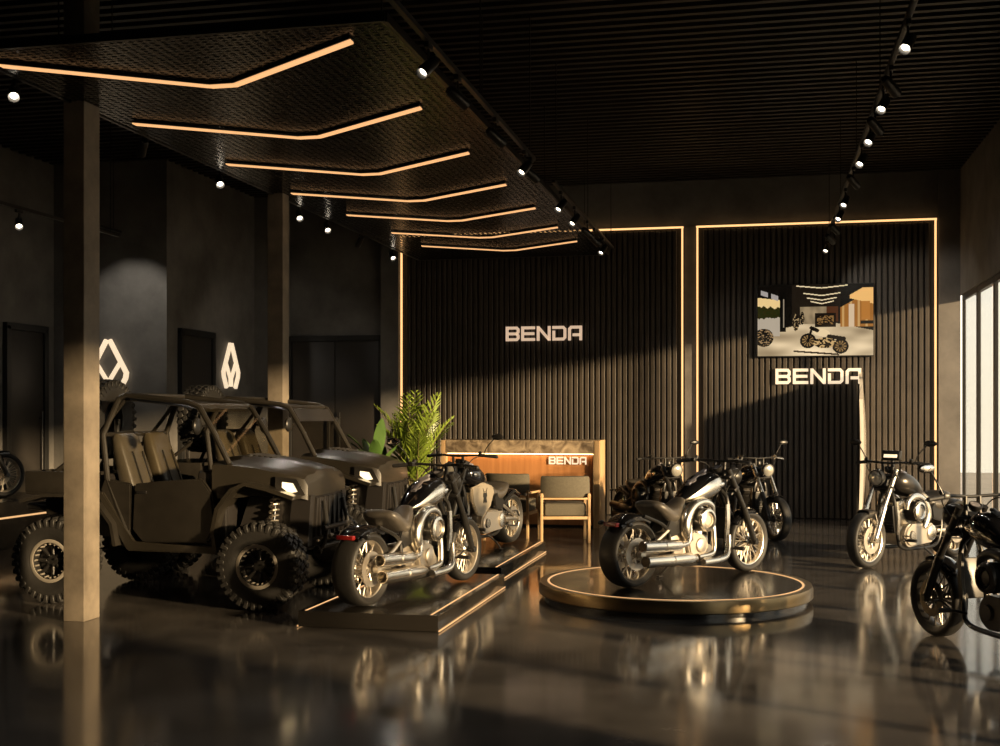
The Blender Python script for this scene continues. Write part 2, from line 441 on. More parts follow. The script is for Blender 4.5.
# diamond shaped light logos on the left walls
def logo(loc, rz, w, h, label):
    t = thing('wall_light_logo', label, 'wall light', loc, rz)
    f = lambda u, v, d: V(u * w, -d, v * h)
    for sg in (-1, 1):
        g = G(); stroke(g, [(sg * .035, 1.0), (sg * .46, .14), (sg * .44, .0), (sg * .27, -.34)], .10, f, .02, .07); obj('outer_stroke', g, M_letter, t, flat=True)
        g = G(); stroke(g, [(sg * .31, .42), (sg * .03, -.06), (sg * .03, -.30)], .08, f, .02, .065); obj('inner_stroke', g, M_letter, t, flat=True)
logo((-9.93, 17.0, 2.27), 0, .68, .60, 'glowing diamond wall logo above the spare tyre of the nearer buggy, facing the room')
logo((-8.96, 19.20, 2.36), PI / 2, .64, .57, 'narrow glowing diamond wall logo beside the tall door, behind the farther buggy')
# screen
def screen():
    t = thing('wall_screen', 'flat wall screen showing a picture of a motorcycle in a bright showroom', 'screen', (.861, YB - .09, 3.25))
    W, H = 1.83, 1.16
    g = G(); g.box((0, -.03, 0), (W + .03, .05, H + .03), bev=.006); obj('housing', g, M_black, t)
    nx, ny = 210, 132
    me = bpy.data.meshes.new('display'); vs, fs = [], []
    for j in range(ny + 1):
        for i in range(nx + 1): vs.append((-W / 2 + W * i / nx, -.0565, -H / 2 + H * j / ny))
    for j in range(ny):
        for i in range(nx): a = j * (nx + 1) + i; fs.append((a, a + 1, a + nx + 2, a + nx + 1))
    me.from_pydata(vs, [], fs)
    def seg(px, py, x0, y0, x1, y1):
        dx, dy = x1 - x0, y1 - y0; q = max(0, min(1, ((px - x0) * dx + (py - y0) * dy) / (dx * dx + dy * dy + 1e-9)))
        return math.hypot(px - x0 - q * dx, py - y0 - q * dy)
    import mathutils
    nz = lambda x, y: mathutils.noise.noise(V(x, y, .3))
    def pic(u, v):      # u right, v down, 0..1: the showroom picture on the display
        A = 1.58
        c = (.045, .036, .028)
        fl = .50 + .34 * abs(u - .55)
        if v > fl:
            k = max(0, min(1, .55 + .45 * nz(u * 5, v * 9) + .5 * (1 - abs(u - .62) * 2) * (v - .35)))
            c = (.36 + .52 * k, .30 + .48 * k, .22 + .40 * k)
        elif .30 < u < .72:
            c = (.10, .08, .06)
        if .37 < u < .60 and .31 < v < .55: k = .8 + .2 * nz(u * 30, v * 9); c = (.62 * k, .53 * k, .40 * k)
        if .60 < u < .70 and .31 < v < .52: c = (.26, .15, .09)
        if .50 < u < .68 and .40 < v < .60: c = (.09, .065, .042)
        if .52 < u < .66 and .44 < v < .56 and nz(u * 60, v * 60) > .05: c = (.45, .33, .19)
        if u < .195 and .17 + .2 * u < v < .74 - .12 * u:          # window on the left of the picture
            hz = .30 + .08 * u; tr = .46 + .03 * nz(u * 40, 1)
            c = (.80, .68, .46) if v < hz + .03 * nz(u * 50, 2) else ((.13 + .05 * nz(u * 60, v * 60), .13, .05) if v < tr else (.60, .55, .48))
        if u < .20 and .05 + .55 * u < v < .115 + .6 * u and (u * 11) % 1 > .3: c = (.55, .52, .5)
        if .195 <= u < .25 and .1 < v < .66: c = (.03, .025, .02)
        if .225 < u < .235 and .2 < v < .6: c = (.5, .45, .38)
        if u >= .72 and .12 + 1.0 * (.95 - u) * .9 < v < .60: c = (.52, .33, .14) if (u * 15) % 1 > .28 else (.66, .5, .3)
        if u >= .80 and v < .62 - .0 * u and v > .05 and v < .20 + .4 * (u - .8) and v > .9 * (.97 - u): c = (.82, .62, .36)
        if .79 < u < .84 and .28 < v < .6: c = (.72, .62, .5)
        if .90 < u < .97 and .24 < v < .5: c = (.60, .38, .16)
        if u > .89 and .515 < v < .56: c = (.06, .05, .04)
        for (yy, hw) in ((.015, .22), (.12, .16), (.185, .13), (.235, .10)):       # chevron ceiling lights
            d = yy + .035 * (1 - abs(u - .56) / hw)
            if abs(u - .56) < hw and abs(v - d) < .007: c = (.85, .76, .6)
        for (px, py, sw, sh) in ((.335, .53, .028, .12), (.39, .47, .018, .09)):        # machines at the back
            if ((u - px) / sw) ** 2 + ((v - py) / sh) ** 2 < 1: c = (.07, .05, .035) if nz(u * 90, v * 60) < .25 else (.6, .5, .36)
        if ((u - .055) / .085) ** 2 + ((v - .74) / .13) ** 2 < 1: c = (.05, .04, .033) if nz(u * 70, v * 50) < .2 else (.5, .4, .28)
        if seg(u * A, v, .32 * A, .935, .70 * A, .985) < .012: c = (.16, .11, .07)      # the motorcycle in front
        for (wx, wy) in ((.44, .79), (.72, .87)):
            d = math.hypot((u - wx) * A * .95, v - wy)
            if d < .105: c = (.05, .038, .03)
            if d < .078: c = (.50, .39, .24) if math.cos(math.atan2(v - wy, (u - wx) * A) * 11) > .35 else (.17, .125, .08)
            if d < .022: c = (.1, .08, .06)
        if ((u - .585) / .10) ** 2 + ((v - .82) / .075) ** 2 < 1: c = (.10, .075, .05) if nz(u * 45, v * 40) < .1 else (.68, .55, .36)
        if ((u - .555) / .075) ** 2 + ((v - .675 - .25 * (u - .555)) / .055) ** 2 < 1: c = (.80, .70, .54)
        if seg(u * A, v, .47 * A, .61, .52 * A, .645) < .026: c = (.08, .06, .045)
        if seg(u * A, v, .62 * A, .73, .75 * A, .765) < .028: c = (.06, .045, .035)
        if seg(u * A, v, .475 * A, .61, .44 * A, .79) < .016: c = (.06, .045, .035)
        return c
    ca = me.color_attributes.new('Col', 'FLOAT_COLOR', 'CORNER')
    for p in me.polygons:
        q = p.center; c = pic(q.x / W + .5, .5 - q.z / H)
        for li in p.loop_indices: ca.data[li].color = (*[max(0, x) ** 2.1 for x in c], 1)
    m = bpy.data.materials.new('screen_picture'); m.use_nodes = True; nt = m.node_tree; b = nt.nodes['Principled BSDF']
    a = nt.nodes.new('ShaderNodeVertexColor'); a.layer_name = 'Col'
    b.inputs['Base Color'].default_value = (.01, .01, .01, 1); b.inputs['Roughness'].default_value = .25
    nt.links.new(a.outputs[0], b.inputs['Emission Color']); b.inputs['Emission Strength'].default_value = 1.25
    me.materials.append(m); o = bpy.data.objects.new('display', me); COL.objects.link(o); o.parent = t
screen()
# ------------------------------------------------------------------ motorcycles
RA, FA, RR, FR = -.85, .85, .305, .30      # axle x and tyre radii
def bike_wheel(root, nm, cx, R, W, rim_r, n, rimm, spm, disc_y):
    g = G()
    hw = W * .42
    g.lathe([(rim_r - .012, -hw * .8), (rim_r + .012, -hw), (rim_r + .018, -hw * .9), (rim_r + .004, -hw * .6), (rim_r - .004, 0), (rim_r + .004, hw * .6), (rim_r + .018, hw * .9), (rim_r + .012, hw), (rim_r - .012, hw * .8), (rim_r - .022, hw * .4), (rim_r - .022, -hw * .4)],
            (cx, 0, R), (0, 1, 0), 48, True)
    w = obj(nm, g, rimm, root)
    g = G()
    for i in range(n):
        a = 2 * PI * i / n
        for s in (-1, 1):
            b = a + s * .10
            p0 = V(cx + math.cos(a - s * .12) * .04, s * hw * .55, R + math.sin(a - s * .12) * .04)
            p1 = V(cx + math.cos(b) * (rim_r - .014), s * hw * .3, R + math.sin(b) * (rim_r - .014))
            g.cyl(p0, p1, .0075, .0055, 6)
    obj('spokes', g, spm, w)
    g = G()
    g.lathe([(0, -hw * 1.15), (.03, -hw * 1.15), (.034, -hw * 1.0), (.05, -hw * .8), (.05, -hw * .5), (.034, -hw * .4), (.034, hw * .4), (.05, hw * .5), (.05, hw * .8), (.034, hw), (.03, hw * 1.15), (0, hw * 1.15)], (cx, 0, R), (0, 1, 0), 20)
    obj('hub', g, rimm, w)
    g = G()
    h = R - rim_r
    prof = [(rim_r - .004, -W * .38), (rim_r + .012, -W * .44)]
    for i in range(13):
        t = PI * (i / 12) - PI / 2
        st, ct = math.sin(t), math.cos(t)
        prof.append((rim_r + h * .38 + h * .62 * math.copysign(abs(ct) ** .75, ct), W * .5 * math.copysign(abs(st) ** .8, st)))
    prof += [(rim_r + .012, W * .44), (rim_r - .004, W * .38)]
    # tread grooves as a shallow saw of the outer rows
    g.lathe(prof, (cx, 0, R), (0, 1, 0), 64, True)
    obj('tyre', g, M_rubber, w, 50)
    for sy in disc_y:
        g = G()
        g.lathe([(.085, -.003), (.145, -.003), (.145, .003), (.085, .003)], (cx, sy * (hw * 1.0 + .008), R), (0, 1, 0), 32, True)
        for i in range(6):
            a = 2 * PI * i / 6
            g.cyl((cx + math.cos(a) * .04, sy * hw * .95, R + math.sin(a) * .04), (cx + math.cos(a + .35) * .09, sy * (hw + .008), R + math.sin(a + .35) * .09), .007, n=6)
        obj('brake_disc', g, spm if spm is M_gun else M_alu, w)
    return w
def fender(g, cx, cz, R, W, a0, a1, drop, n=18, t=.006, taper=None):
    secs = []
    for i in range(n + 1):
        k = i / n; a = rad(a0 + (a1 - a0) * k); hw = W / 2 * (taper(k) if taper else 1)
        pr = [(-hw, -drop), (-hw, -.018), (-hw * .8, -.003), (-hw * .4, .004), (0, .006), (hw * .4, .004), (hw * .8, -.003), (hw, -.018), (hw, -drop)]
        inn = [(y * .965, r - t) for y, r in reversed(pr)]
        secs.append([V(cx + math.cos(a) * (R + r), y, cz + math.sin(a) * (R + r)) for y, r in pr + inn])
    return g.loft(secs)
def make_bike(label, loc, hdg, c, group='cruiser motorcycles on display'):
    EDX = c.get('edx', -.11)       # where the engine sits along the frame
    root = thing('motorcycle', label, 'motorcycle', loc, rad(hdg), group)
    met, paint, dark = c.get('metal', M_chrome), c.get('paint', M_gloss), M_satin
    alu = c.get('alu', M_alu)
    rimm = c.get('rim', M_alu); steer = c.get('steer', 0)
    bike_wheel(root, 'rear_wheel', RA, RR, .215, .238, 12, rimm, c.get('spoke', alu), (-1, 1))
    # --- steering group geometry: all around the fork line
    top = V(.435, 0, .965); axl = V(FA, 0, FR); fd = (axl - top).normalized(); up = -fd
    nrm = V(fd.z, 0, -fd.x)          # forward of the fork
    if nrm.x < 0: nrm = -nrm
    bike_wheel(root, 'front_wheel', FA, FR, .13, .236, 16, rimm, c.get('spoke', alu), (-1, 1) if c.get('dual') else (1,))
    off = nrm * .035
    for s in (-1, 1):
        g = G(); y = V(0, s * .105, 0)
        p_top = top + off + up * .05 + y; p_mid = top + off + fd * .43 + y; p_low = axl + V(0, s * .105, 0)
        g.cyl(p_top, p_mid, .027, n=16)
        o = obj('fork_leg', g, c.get('fork', dark), root)
        g = G(); g.cyl(p_mid - fd * .03, p_low + fd * .02, .034, .031, 16); g.cyl(p_low - V(0, .03 * s, 0), p_low + V(0, .035 * s, 0), .028, n=14)
        obj('slider', g, c.get('slider', dark), o)
    g = G()
    for q, th in ((.02, .03), (.17, .035)):
        ctr = top + fd * q + off * .6
        g.box(ctr, (.075, .27, th), Quaternion((0, 1, 0), math.atan2(-fd.x, -fd.z)).to_matrix().inverted() if False else Matrix.Rotation(math.atan2(nrm.z, nrm.x) * -1, 3, 'Y'), .012)
    g.cyl(top + fd * .0, top + fd * .2, .033, n=14)
    obj('triple_clamp', g, dark, root)
    # handlebar
    hb = top + V(-.02, 0, .115)
    g = G()
    half = [V(.03, .0, .02), V(.025, .10, .025), V(.0, .25, .03), V(-.07, .40, .015)]
    pts = [hb + V(p.x, -p.y, p.z) for p in reversed(half[1:])] + [hb + p for p in half]
    g.tube(pts, .0125, 10, 4)
    for s in (-1, 1): g.cyl(top + V(0, s * .06, -.0), hb + V(.025, s * .06, .022), .016, n=10)
    hbar = obj('handlebar', g, dark, root)
    for s in (-1, 1):
        e = hb + V(-.07, s * .40, .015); i0 = hb + V(-.045, s * .29, .026)
        d = (e - i0).normalized()
        g = G(); g.cyl(e - d * .10, e + d * .035, .0185, n=12); g.sphere(e + d * .035, .019, 10); obj('grip', g, M_rubber, hbar)
        g = G(); g.box(e - d * .135, (.045, .05, .04), bev=.008); g.cyl(e - d * .135 + V(.03, 0, .0), e - d * .135 + V(.055, 0, .035), .02, n=12)
        g.tube([e - d * .13 + V(.03, 0, 0), e - d * .08 + V(.055, 0, -.002), e + d * .03 + V(.05, 0, -.008)], .006, 8, 4)
        obj('brake_lever', g, dark if not c.get('lever') else c['lever'], hbar)
    for s in c.get('mirrors', (1, -1)):
        e = hb + V(-.045, s * .29, .026)
        g = G(); tip = e + V(-.02, s * .13, .20); g.tube([e + V(0, 0, .01), e + V(.01, s * .04, .09), tip], .006, 8, 4)
        m = obj('mirror_stalk', g, dark, hbar)
        g = G(); g.sphere(tip + V(-.0, s * .03, .01), .056, 16, (.30, 1.35, .62)); obj('mirror', g, M_satin, m)
        g = G(); g.sphere(tip + V(-.009, s * .03, .01), .052, 16, (.24, 1.30, .58)); obj('mirror_glass', g, M_chrome2, m)
    # cables
    g = G()
    for s in (-1, 1):
        g.tube([hb + V(-.03, s * .25, .02), hb + V(.10, s * .2, -.03), top + V(.06, s * .06, -.12), top + V(.0, s * .05, -.26)], .005, 6, 5)
    obj('cables', g, M_rubber, root)
    # instruments and headlight
    g = G(); ic = top + V(-.03, 0, .07); ax = V(-.45, 0, .9)
    g.lathe([(0, -.035), (.035, -.035), (.05, -.01), (.05, .012), (.044, .016), (.043, .008), (0, .008)], ic, ax, 24)
    ins = obj('instrument', g, dark, root); g = G(); g.lathe([(0, .009), (.042, .009), (.042, .0085)], ic, ax, 20); obj('gauge_face', g, M_gauge, ins)
    hl = top + fd * .12 + nrm * .16; hx = V(1, 0, -.06).normalized()
    g = G(); g.lathe([(0, -.10), (.04, -.09), (.07, -.05), (.086, .0), (.09, .03), (.086, .045), (.078, .045)], hl, hx, 28)
    g.cyl(top + fd * .12, hl - hx * .05, .018, n=8)
    h = obj('headlight', g, c.get('lampshell', dark), root)
    g = G(); g.lathe([(.080, .036), (.07, .044), (.04, .053), (0, .057)], hl, hx, 28); obj('lens', g, c.get('lens', M_lens), h)
    # front fender
    g = G(); fender(g, FA, FR, FR + .02, .145, 78, 142, .04, 12)
    for s in (-1, 1): g.cyl((FA - .05, s * .078, FR + FR * .9), (FA - .06, s * .1, FR + .17), .008, n=6)
    obj('front_fender', g, paint, root)
    # frame
    g = G(); head = V(.44, 0, .90)
    for s in (-1, 1):
        g.tube([head + V(0, s * .02, -.08), V(.455, s * .085, .70), V(.40, s * .10, .30), V(.34, s * .11, .19), V(.1, s * .13, .165), V(-.30, s * .13, .175), V(-.42, s * .13, .30), V(-.44, s * .12, .48), V(-.30, s * .07, .66)], .02, 10, 4)
        g.tube([V(-.44, s * .12, .48), V(-.56, s * .135, .56), V(-.80, s * .135, .645)], .016, 8, 3)
    g.tube([head, V(.30, 0, .85), V(.0, 0, .74), V(-.36, 0, .64)], .03, 10, 4)
    obj('frame', g, dark, root)
    g = G()
    for s in (-1, 1):
        g.tube([V(-.38, s * .10, .33), V(-.55, s * .135, .325), V(RA, s * .145, RR)], [.03, .026, .022], 10, 3)
        g.tube([V(-.40, s * .12, .53), V(-.58, s * .14, .44), V(RA + .03, s * .145, RR + .02)], .018, 8, 3)
        g.cyl((RA, s * .125, RR), (RA, s * .175, RR), .03, n=14)
    obj('swingarm', g, c.get('swing', alu), root)
    # fuel tank
    def tank_sec(k):
        keys = [(-.12, .755, .05, .022), (-.06, .775, .095, .055), (.05, .815, .135, .10), (.18, .855, .155, .128), (.30, .883, .150, .118), (.385, .895, .115, .085), (.43, .90, .06, .045)]
        q = k * (len(keys) - 1); i = min(int(q), len(keys) - 2); f = q - i
        # smooth interpolation
        p = [keys[max(i - 1, 0)], keys[i], keys[i + 1], keys[min(i + 2, len(keys) - 1)]]
        return [.5 * (2 * b + (cc - a) * f + (2 * a - 5 * b + 4 * cc - d) * f * f + (3 * b - a - 3 * cc + d) * f ** 3) for a, b, cc, d in zip(*p)]
    g = G(); secs = []
    for i in range(25):
        x, z, hw, hh = tank_sec(i / 24); secs.append(sup((x, 0, z), hw, hh, 2.3, 28))
    g.loft(secs); tank = obj('fuel_tank', g, paint, root, 50); tank.location.x = -.05
    if c.get('panel', True):
        for s in (-1, 1):
            g = G(); rows = []
            for i in range(17):
                k = .06 + .86 * i / 16; x, z, hw, hh = tank_sec(k); row = []
                a_hi = .08 + .50 * math.sin(min(1, (i / 16) * 1.12) * PI * .62) - .12 * (1 - i / 16); a_lo = -.95 - .18 * math.sin(i / 16 * PI)
                if i / 16 > .86: a_hi -= (i / 16 - .86) * 2.2
                a_hi = max(a_hi, a_lo + .02)
                for j in range(9):
                    a = a_lo + (a_hi - a_lo) * j / 8; ct, st = math.cos(a), math.sin(a); e = 2 / 2.3; lift = 1.012 + .02 * math.sin(j / 8 * PI)
                    row.append(V(x, s * (hw * lift * abs(ct) ** e + .002), z + hh * lift * math.copysign(abs(st) ** e, st)))
                rows.append(row)
            g.grid(rows); obj('side_panel', g, c.get('panelmat', M_chrome), tank, 60)
            x, z, hw, hh = tank_sec(.70)
            g = G(); g.sphere((x, s * (hw * 1.02), z - hh * .05), .062, 20, (1.0, .14, .40), Matrix.Rotation(-.18, 3, 'Y')); obj('emblem', g, M_chrome2, tank)
    g = G()
    for xx, zz in ((.20, .985), (.08, .918)):
        g.lathe([(0, .022), (.045, .02), (.055, .008), (.056, -.012)], (xx, 0, zz - .006), (-.42, 0, .9), 24)
    g.loft([sup((.01 + .05 * i, 0, .893 + .0255 * i), .026, .012, 3, 12) for i in range(6)])
    obj('tank_console', g, c.get('console', M_gauge), tank)
    # seat
    g = G(); keys = [(-.63, .725, .11, .022), (-.60, .722, .155, .045), (-.53, .69, .178, .072), (-.44, .635, .178, .078), (-.34, .625, .158, .075), (-.25, .66, .125, .07), (-.185, .715, .09, .06), (-.14, .755, .055, .025)]
    secs = []
    P = [V(k[0], k[1], k[2]) for k in keys]; C1 = catmull(P, 4); H = catmull([V(k[3], 0, 0) for k in keys], 4)
    for p, hh in zip(C1, H): secs.append(sup((p.x, 0, p.y), p.z, hh.x, 2.6, 22))
    g.loft(secs); obj('seat', g, c.get('seat', M_leather), root, 60)
    # rear fender with tail light
    g = G(); fender(g, RA, RR, RR + .05, .255, 62, 128, .05, 16, taper=lambda k: 1 - .22 * max(0, k - .5) * 2)
    rf = obj('rear_fender', g, paint, root)
    g = G(); a = rad(126); R2 = RR + .05; tl = V(RA + math.cos(a) * R2 - .02, 0, RR + math.sin(a) * R2 - .015)
    g.box(tl, (.05, .16, .038), bev=.012); obj('tail_light', g, M_red, rf)
    g = G()
    for s in (-1, 1):
        g = G(); g.cyl(tl + V(.07, s * .09, .005), tl + V(.05, s * .165, .005), .008, n=8); g.lathe([(0, -.03), (.018, -.025), (.022, 0), (.018, .02), (0, .025)], tl + V(.05, s * .175, .005), (1, 0, 0), 14); obj('turn_signal', g, c.get('signal', dark), rf)
    # engine: crankcase, gearbox, two finned cylinders in a V
    g = G(); g.box((.055, 0, .32), (.40, .23, .20), bev=.05, seg=3); g.box((-.20, 0, .35), (.22, .22, .21), bev=.04, seg=3); g.cyl((.255, -.10, .27), (.255, .10, .27), .055, n=16)
    eng = obj('engine', g, alu, root); eng.location.x = EDX
    for s in (-1, 1):
        a = rad(22.5) * s; d = V(math.sin(a), 0, math.cos(a)); b = V(.055, 0, .36)
        prof = []; h0 = .06
        for k in range(10):
            z = h0 + k * .017; prof += [(.066, z), (.086, z + .002), (.086, z + .007), (.066, z + .009)]
        prof = [(.05, 0), (.066, .04)] + prof + [(.078, h0 + .175), (.078, h0 + .205), (.03, h0 + .215), (0, h0 + .215)]
        g = G(); g.lathe(prof, b, d, 26)
        cy = obj('cylinder', g, c.get('cyl', alu), eng)
        g = G(); g.box(b + d * .305, (.15, .15, .07), Matrix.Rotation(a, 3, 'Y'), .02, 3); g.box(b + d * .345, (.11, .12, .03), Matrix.Rotation(a, 3, 'Y'), .012); obj('rocker_cover', g, c.get('rocker', met), cy)
    # right side: air cleaner, cam cover, pushrods, sweeping intake cover
    for s in ((-1, 1) if c.get('both') else (-1,)):
        g = G(); ac = V(.05, s * c.get('acy', .20), .575)
        g.cyl(ac - V(0, s * .10, 0), ac + V(0, s * .045, 0), .108, n=36); A0 = obj('air_cleaner', g, dark, root); A0.location.x = EDX
        g = G(); g.lathe([(.068, .0), (.104, .0), (.110, .018), (.102, .036), (.080, .044), (.066, .03)], ac + V(0, s * .038, 0), (0, s, 0), 36, True); obj('cover_ring', g, c.get('ring', met), A0)
        g = G(); g.lathe([(.070, .022), (.05, .032), (.046, .025), (0, .028)], ac + V(0, s * .038, 0), (0, s, 0), 30); obj('cover_plate', g, c.get('plate', alu), A0)
        g = G(); yy = s * .165
        g.tube([V(.245, yy, .60), V(.215, yy, .69), V(.10, yy, .735), V(-.04, yy, .705), V(-.135, yy, .61), V(-.155, yy, .50), V(-.10, yy, .39)], [.022, .034, .04, .046, .056, .056, .04], 14, 5); obj('intake_cover', g, met, root).location.x = EDX
    g = G()
    poly = [(-.08, .245), (.14, .245), (.19, .32), (.15, .40), (.07, .45), (-.05, .45), (-.11, .38)]
    g.prism(poly, lambda u, v, t: V(u, -t, v), .11, .165); bmesh.ops.bevel(g.bm, geom=[e for e in g.bm.edges], offset=.014, segments=2, affect='EDGES')
    g.lathe([(0, .03), (.05, .03), (.066, .02), (.07, 0)], (.06, -.163, .335), (0, -1, 0), 28); obj('cam_cover', g, c.get('camc', alu), eng)
    g = G()
    for xx, dx in ((.015, -.03), (.05, -.012), (.075, .02), (.10, .045)): g.cyl((xx, -.13, .42), (xx + dx, -.115, .66), .011, n=8)
    obj('pushrods', g, met, eng)
    # left side: primary cover with round clutch and alternator covers
    g = G(); pts = []
    for i in range(13): t = -PI / 2 + PI * i / 12; pts.append((.14 + math.cos(t) * .125, .315 + math.sin(t) * .125))
    for i in range(13): t = PI / 2 + PI * i / 12; pts.append((-.26 + math.cos(t) * .105, .325 + math.sin(t) * .105))
    g.prism(pts, lambda u, v, t: V(u, t, v), .10, .17); bmesh.ops.bevel(g.bm, geom=[e for e in g.bm.edges if abs(e.verts[0].co.y - e.verts[1].co.y) < 1e-5 and e.verts[0].co.y > .15], offset=.02, segments=2, affect='EDGES')
    pc = obj('primary_cover', g, c.get('prim', alu), eng)
    g = G(); g.lathe([(0, .028), (.06, .028), (.085, .016), (.09, -.01)], (-.25, .17, .325), (0, 1, 0), 32); obj('clutch_cover', g, met, pc)
    g = G(); g.lathe([(0, .022), (.05, .02), (.062, -.005)], (.14, .17, .315), (0, 1, 0), 28); obj('alternator_cover', g, met, pc)
    # exhausts on the right
    g = G(); g.tube([V(.12, -.10, .60), V(.21, -.17, .55), V(.225, -.19, .40), V(.215, -.195, .28), V(.15, -.2, .245), V(-.02, -.205, .235)], .026, 12, 5); obj('header_pipe', g, met, root).location.x = EDX
    g = G(); g.tube([V(-.02, -.11, .60), V(-.10, -.17, .55), V(-.125, -.19, .45), V(-.165, -.2, .375), V(-.25, -.205, .36)], .026, 12, 5); obj('header_pipe', g, met, root).location.x = EDX
    for (x0, x1, z0, z1, r, yy) in ((-.17, -.86, .225, .245, .056, -.205), (-.36, -.91, .36, .385, .053, -.215)):
        d = V(x1 - x0, 0, z1 - z0).normalized(); L = math.hypot(x1 - x0, z1 - z0)
        g = G(); g.lathe([(.026, -.01), (.032, .02), (r, .07), (r, L * .45), (r + .005, L * .45 + .005), (r + .005, L * .45 + .03), (r, L * .45 + .035), (r, L - .005), (r - .006, L), (r - .012, L - .004), (r - .014, L - .10), (0, L - .10)], (x0, yy, z0), d, 24); obj('muffler', g, c.get('pipe', met), root)
    if c.get('lowpipe', True):
        g = G(); g.tube([V(.385, -.155, .40), V(.36, -.17, .30), V(.30, -.19, .215), V(.18, -.2, .185), V(-.06, -.205, .178)], [.022, .026, .032, .036, .036], 12, 5); obj('guard_pipe', g, met, root)
    # radiator between the downtubes with side shrouds
    g = G(); g.box((.455, 0, .50), (.05, .19, .30), Matrix.Rotation(.14, 3, 'Y'), .01)
    for k in range(9): g.box((.482 - .003 * k, 0, .38 + .03 * k), (.012, .17, .006))
    rd = obj('radiator', g, dark, root)
    for s in (-1, 1):
        g = G(); g.loft([[V(.43 + .02 * q - .045 * w_, s * (.115 + .012 * (1 - abs(2 * q - 1))), .33 + .36 * q) for w_ in (0, 1)] + [V(.43 + .02 * q - .045 * w_, s * .10, .33 + .36 * q) for w_ in (1, 0)] for q in (0, .12, .3, .5, .7, .88, 1)]); obj('shroud', g, c.get('shroud', met), rd)
    # side covers, foot controls, kickstand, drive belt
    for s in (-1, 1):
        g = G(); g.prism([(-.19, .47), (-.36, .43), (-.43, .52), (-.36, .635), (-.22, .66), (-.15, .60)], lambda u, v, t: V(u, s * t, v), .115, .145); bmesh.ops.bevel(g.bm, geom=list(g.bm.edges), offset=.01, segments=2, affect='EDGES'); obj('side_cover', g, c.get('sidec', dark), root).location.x = -.07
        g = G(); g.tube([V(.33, s * .12, .26), V(.40, s * .20, .275), V(.40, s * .30, .28)], .011, 8, 3); g.cyl((.40, s * .22, .28), (.40, s * .32, .28), .018, n=10)
        g.tube([V(.40, s * .20, .275), V(.50, s * .22, .33), V(.50, s * .29, .335)], .008, 8, 3); obj('footpeg', g, dark, root)
    if c.get('kick', True):
      g = G(); g.tube([V(-.05, .14, .17), V(-.10, .22, .09), V(-.12, .27, .012)], .011, 8, 3); g.box((-.12, .275, .008), (.06, .04, .012), bev=.004); obj('kickstand', g, dark, root)
    g = G(); bp = []
    for i in range(13): t = PI / 2 + PI * i / 12; bp.append((RA + math.cos(t) * .10, RR + math.sin(t) * .10))
    for i in range(9): t = -PI / 2 + PI * i / 8; bp.append((-.22 + math.cos(t) * .05, .335 + math.sin(t) * .05))
    ins_ = [(RA + (x - RA) * .93 + .005, .32 + (z - .32) * .86) for x, z in bp]
    g.loft([[V(x, .118, z), V(x, .14, z), V(u, .14, w_), V(u, .118, w_)] for (x, z), (u, w_) in zip(bp, ins_)], closed=True); obj('drive_belt', g, M_rubber, root)
    if c.get('shield'):   # big pale side shield with a small dark crest
        for s in (1, -1):
            g = G(); pl = [(.42, .74), (.40, .58), (.28, .43), (.12, .40), (-.06, .50), (-.16, .66), (-.13, .735), (.12, .79)]
            g.prism(pl, lambda u, v, t: V(u, s * t, v), .13, .172); bmesh.ops.bevel(g.bm, geom=list(g.bm.edges), offset=.014, segments=2, affect='EDGES'); sh = obj('side_shield', g, M_cream, root)
            g = G(); f = lambda u, v, t: V(.10 + u, s * t, .64 + v)
            for pg in ([(-.035, -.03), (.0, -.09), (.035, -.03), (.03, .03), (-.03, .03)], [(-.03, .03), (-.055, .085), (-.035, .05), (-.012, .045)], [(.03, .03), (.055, .085), (.035, .05), (.012, .045)], [(-.05, -.01), (-.035, -.02), (-.04, .03)], [(.05, -.01), (.035, -.02), (.04, .03)], [(-.045, -.085), (-.03, -.085), (-.02, -.05), (-.035, -.04)], [(.045, -.085), (.03, -.085), (.02, -.05), (.035, -.04)]):
                g.prism(pg, f, .168, .178)
            obj('crest', g, M_black, sh)
    if c.get('pod'):
        g = G(); pc_ = hb + V(-.06, 0, .10); g.box(pc_, (.05, .22, .11), Matrix.Rotation(-.25, 3, 'Y'), .02, 3); g.cyl(pc_ - V(.02, 0, .13), pc_, .02, n=8); o = obj('instrument_pod', g, dark, root)
        g = G(); g.box(pc_ + V(.026, 0, -.005), (.012, .16, .035), Matrix.Rotation(-.25, 3, 'Y'), .005); obj('glint_bar', g, M_headl_glint, o)  # glow put into the pod face for its bright reflection, no lamp
    k = c.get('scale', 1); root.scale = (k, k, k)
    return root
M_headl_glint = mat('headlight_and_glint', (.8, .75, .6), .2, emit=(1.0, .80, .50), estr=1.3)  # buggy headlight lenses, and the painted reflection on the instrument pod
hero = dict(mirrors=(), rim=M_chrome)
dark = dict(metal=M_gun, alu=M_gun, rim=M_gun, spoke=M_chrome, panelmat=M_gloss, pipe=M_gun, mirrors=(1, -1), swing=M_satin)
mono = dict(kick=False, metal=M_satin, alu=M_satin, rim=M_satin, spoke=M_gun, panelmat=M_gloss, pipe=M_satin, swing=M_satin, both=True, mirrors=(1,), ring=M_gun, plate=M_satin, camc=M_satin, prim=M_satin, console=M_gun)
make_bike('black cruiser with silver tank sides and twin pipes on the front rectangular plinth', (-2.975, 10.175, .1395), 75.2, dict(hero, mirrors=(1,), rim=M_alu))
make_bike('black cruiser with a pale crested side shield on the rear plinth near the counter', (-3.236, 13.53, .1395), 257.2, dict(shield=True, mirrors=(1,), rim=M_chrome, panelmat=M_gloss))
make_bike('black and silver cruiser alone on the round turntable', (-.653, 11.455, .1535), 53.6, hero)
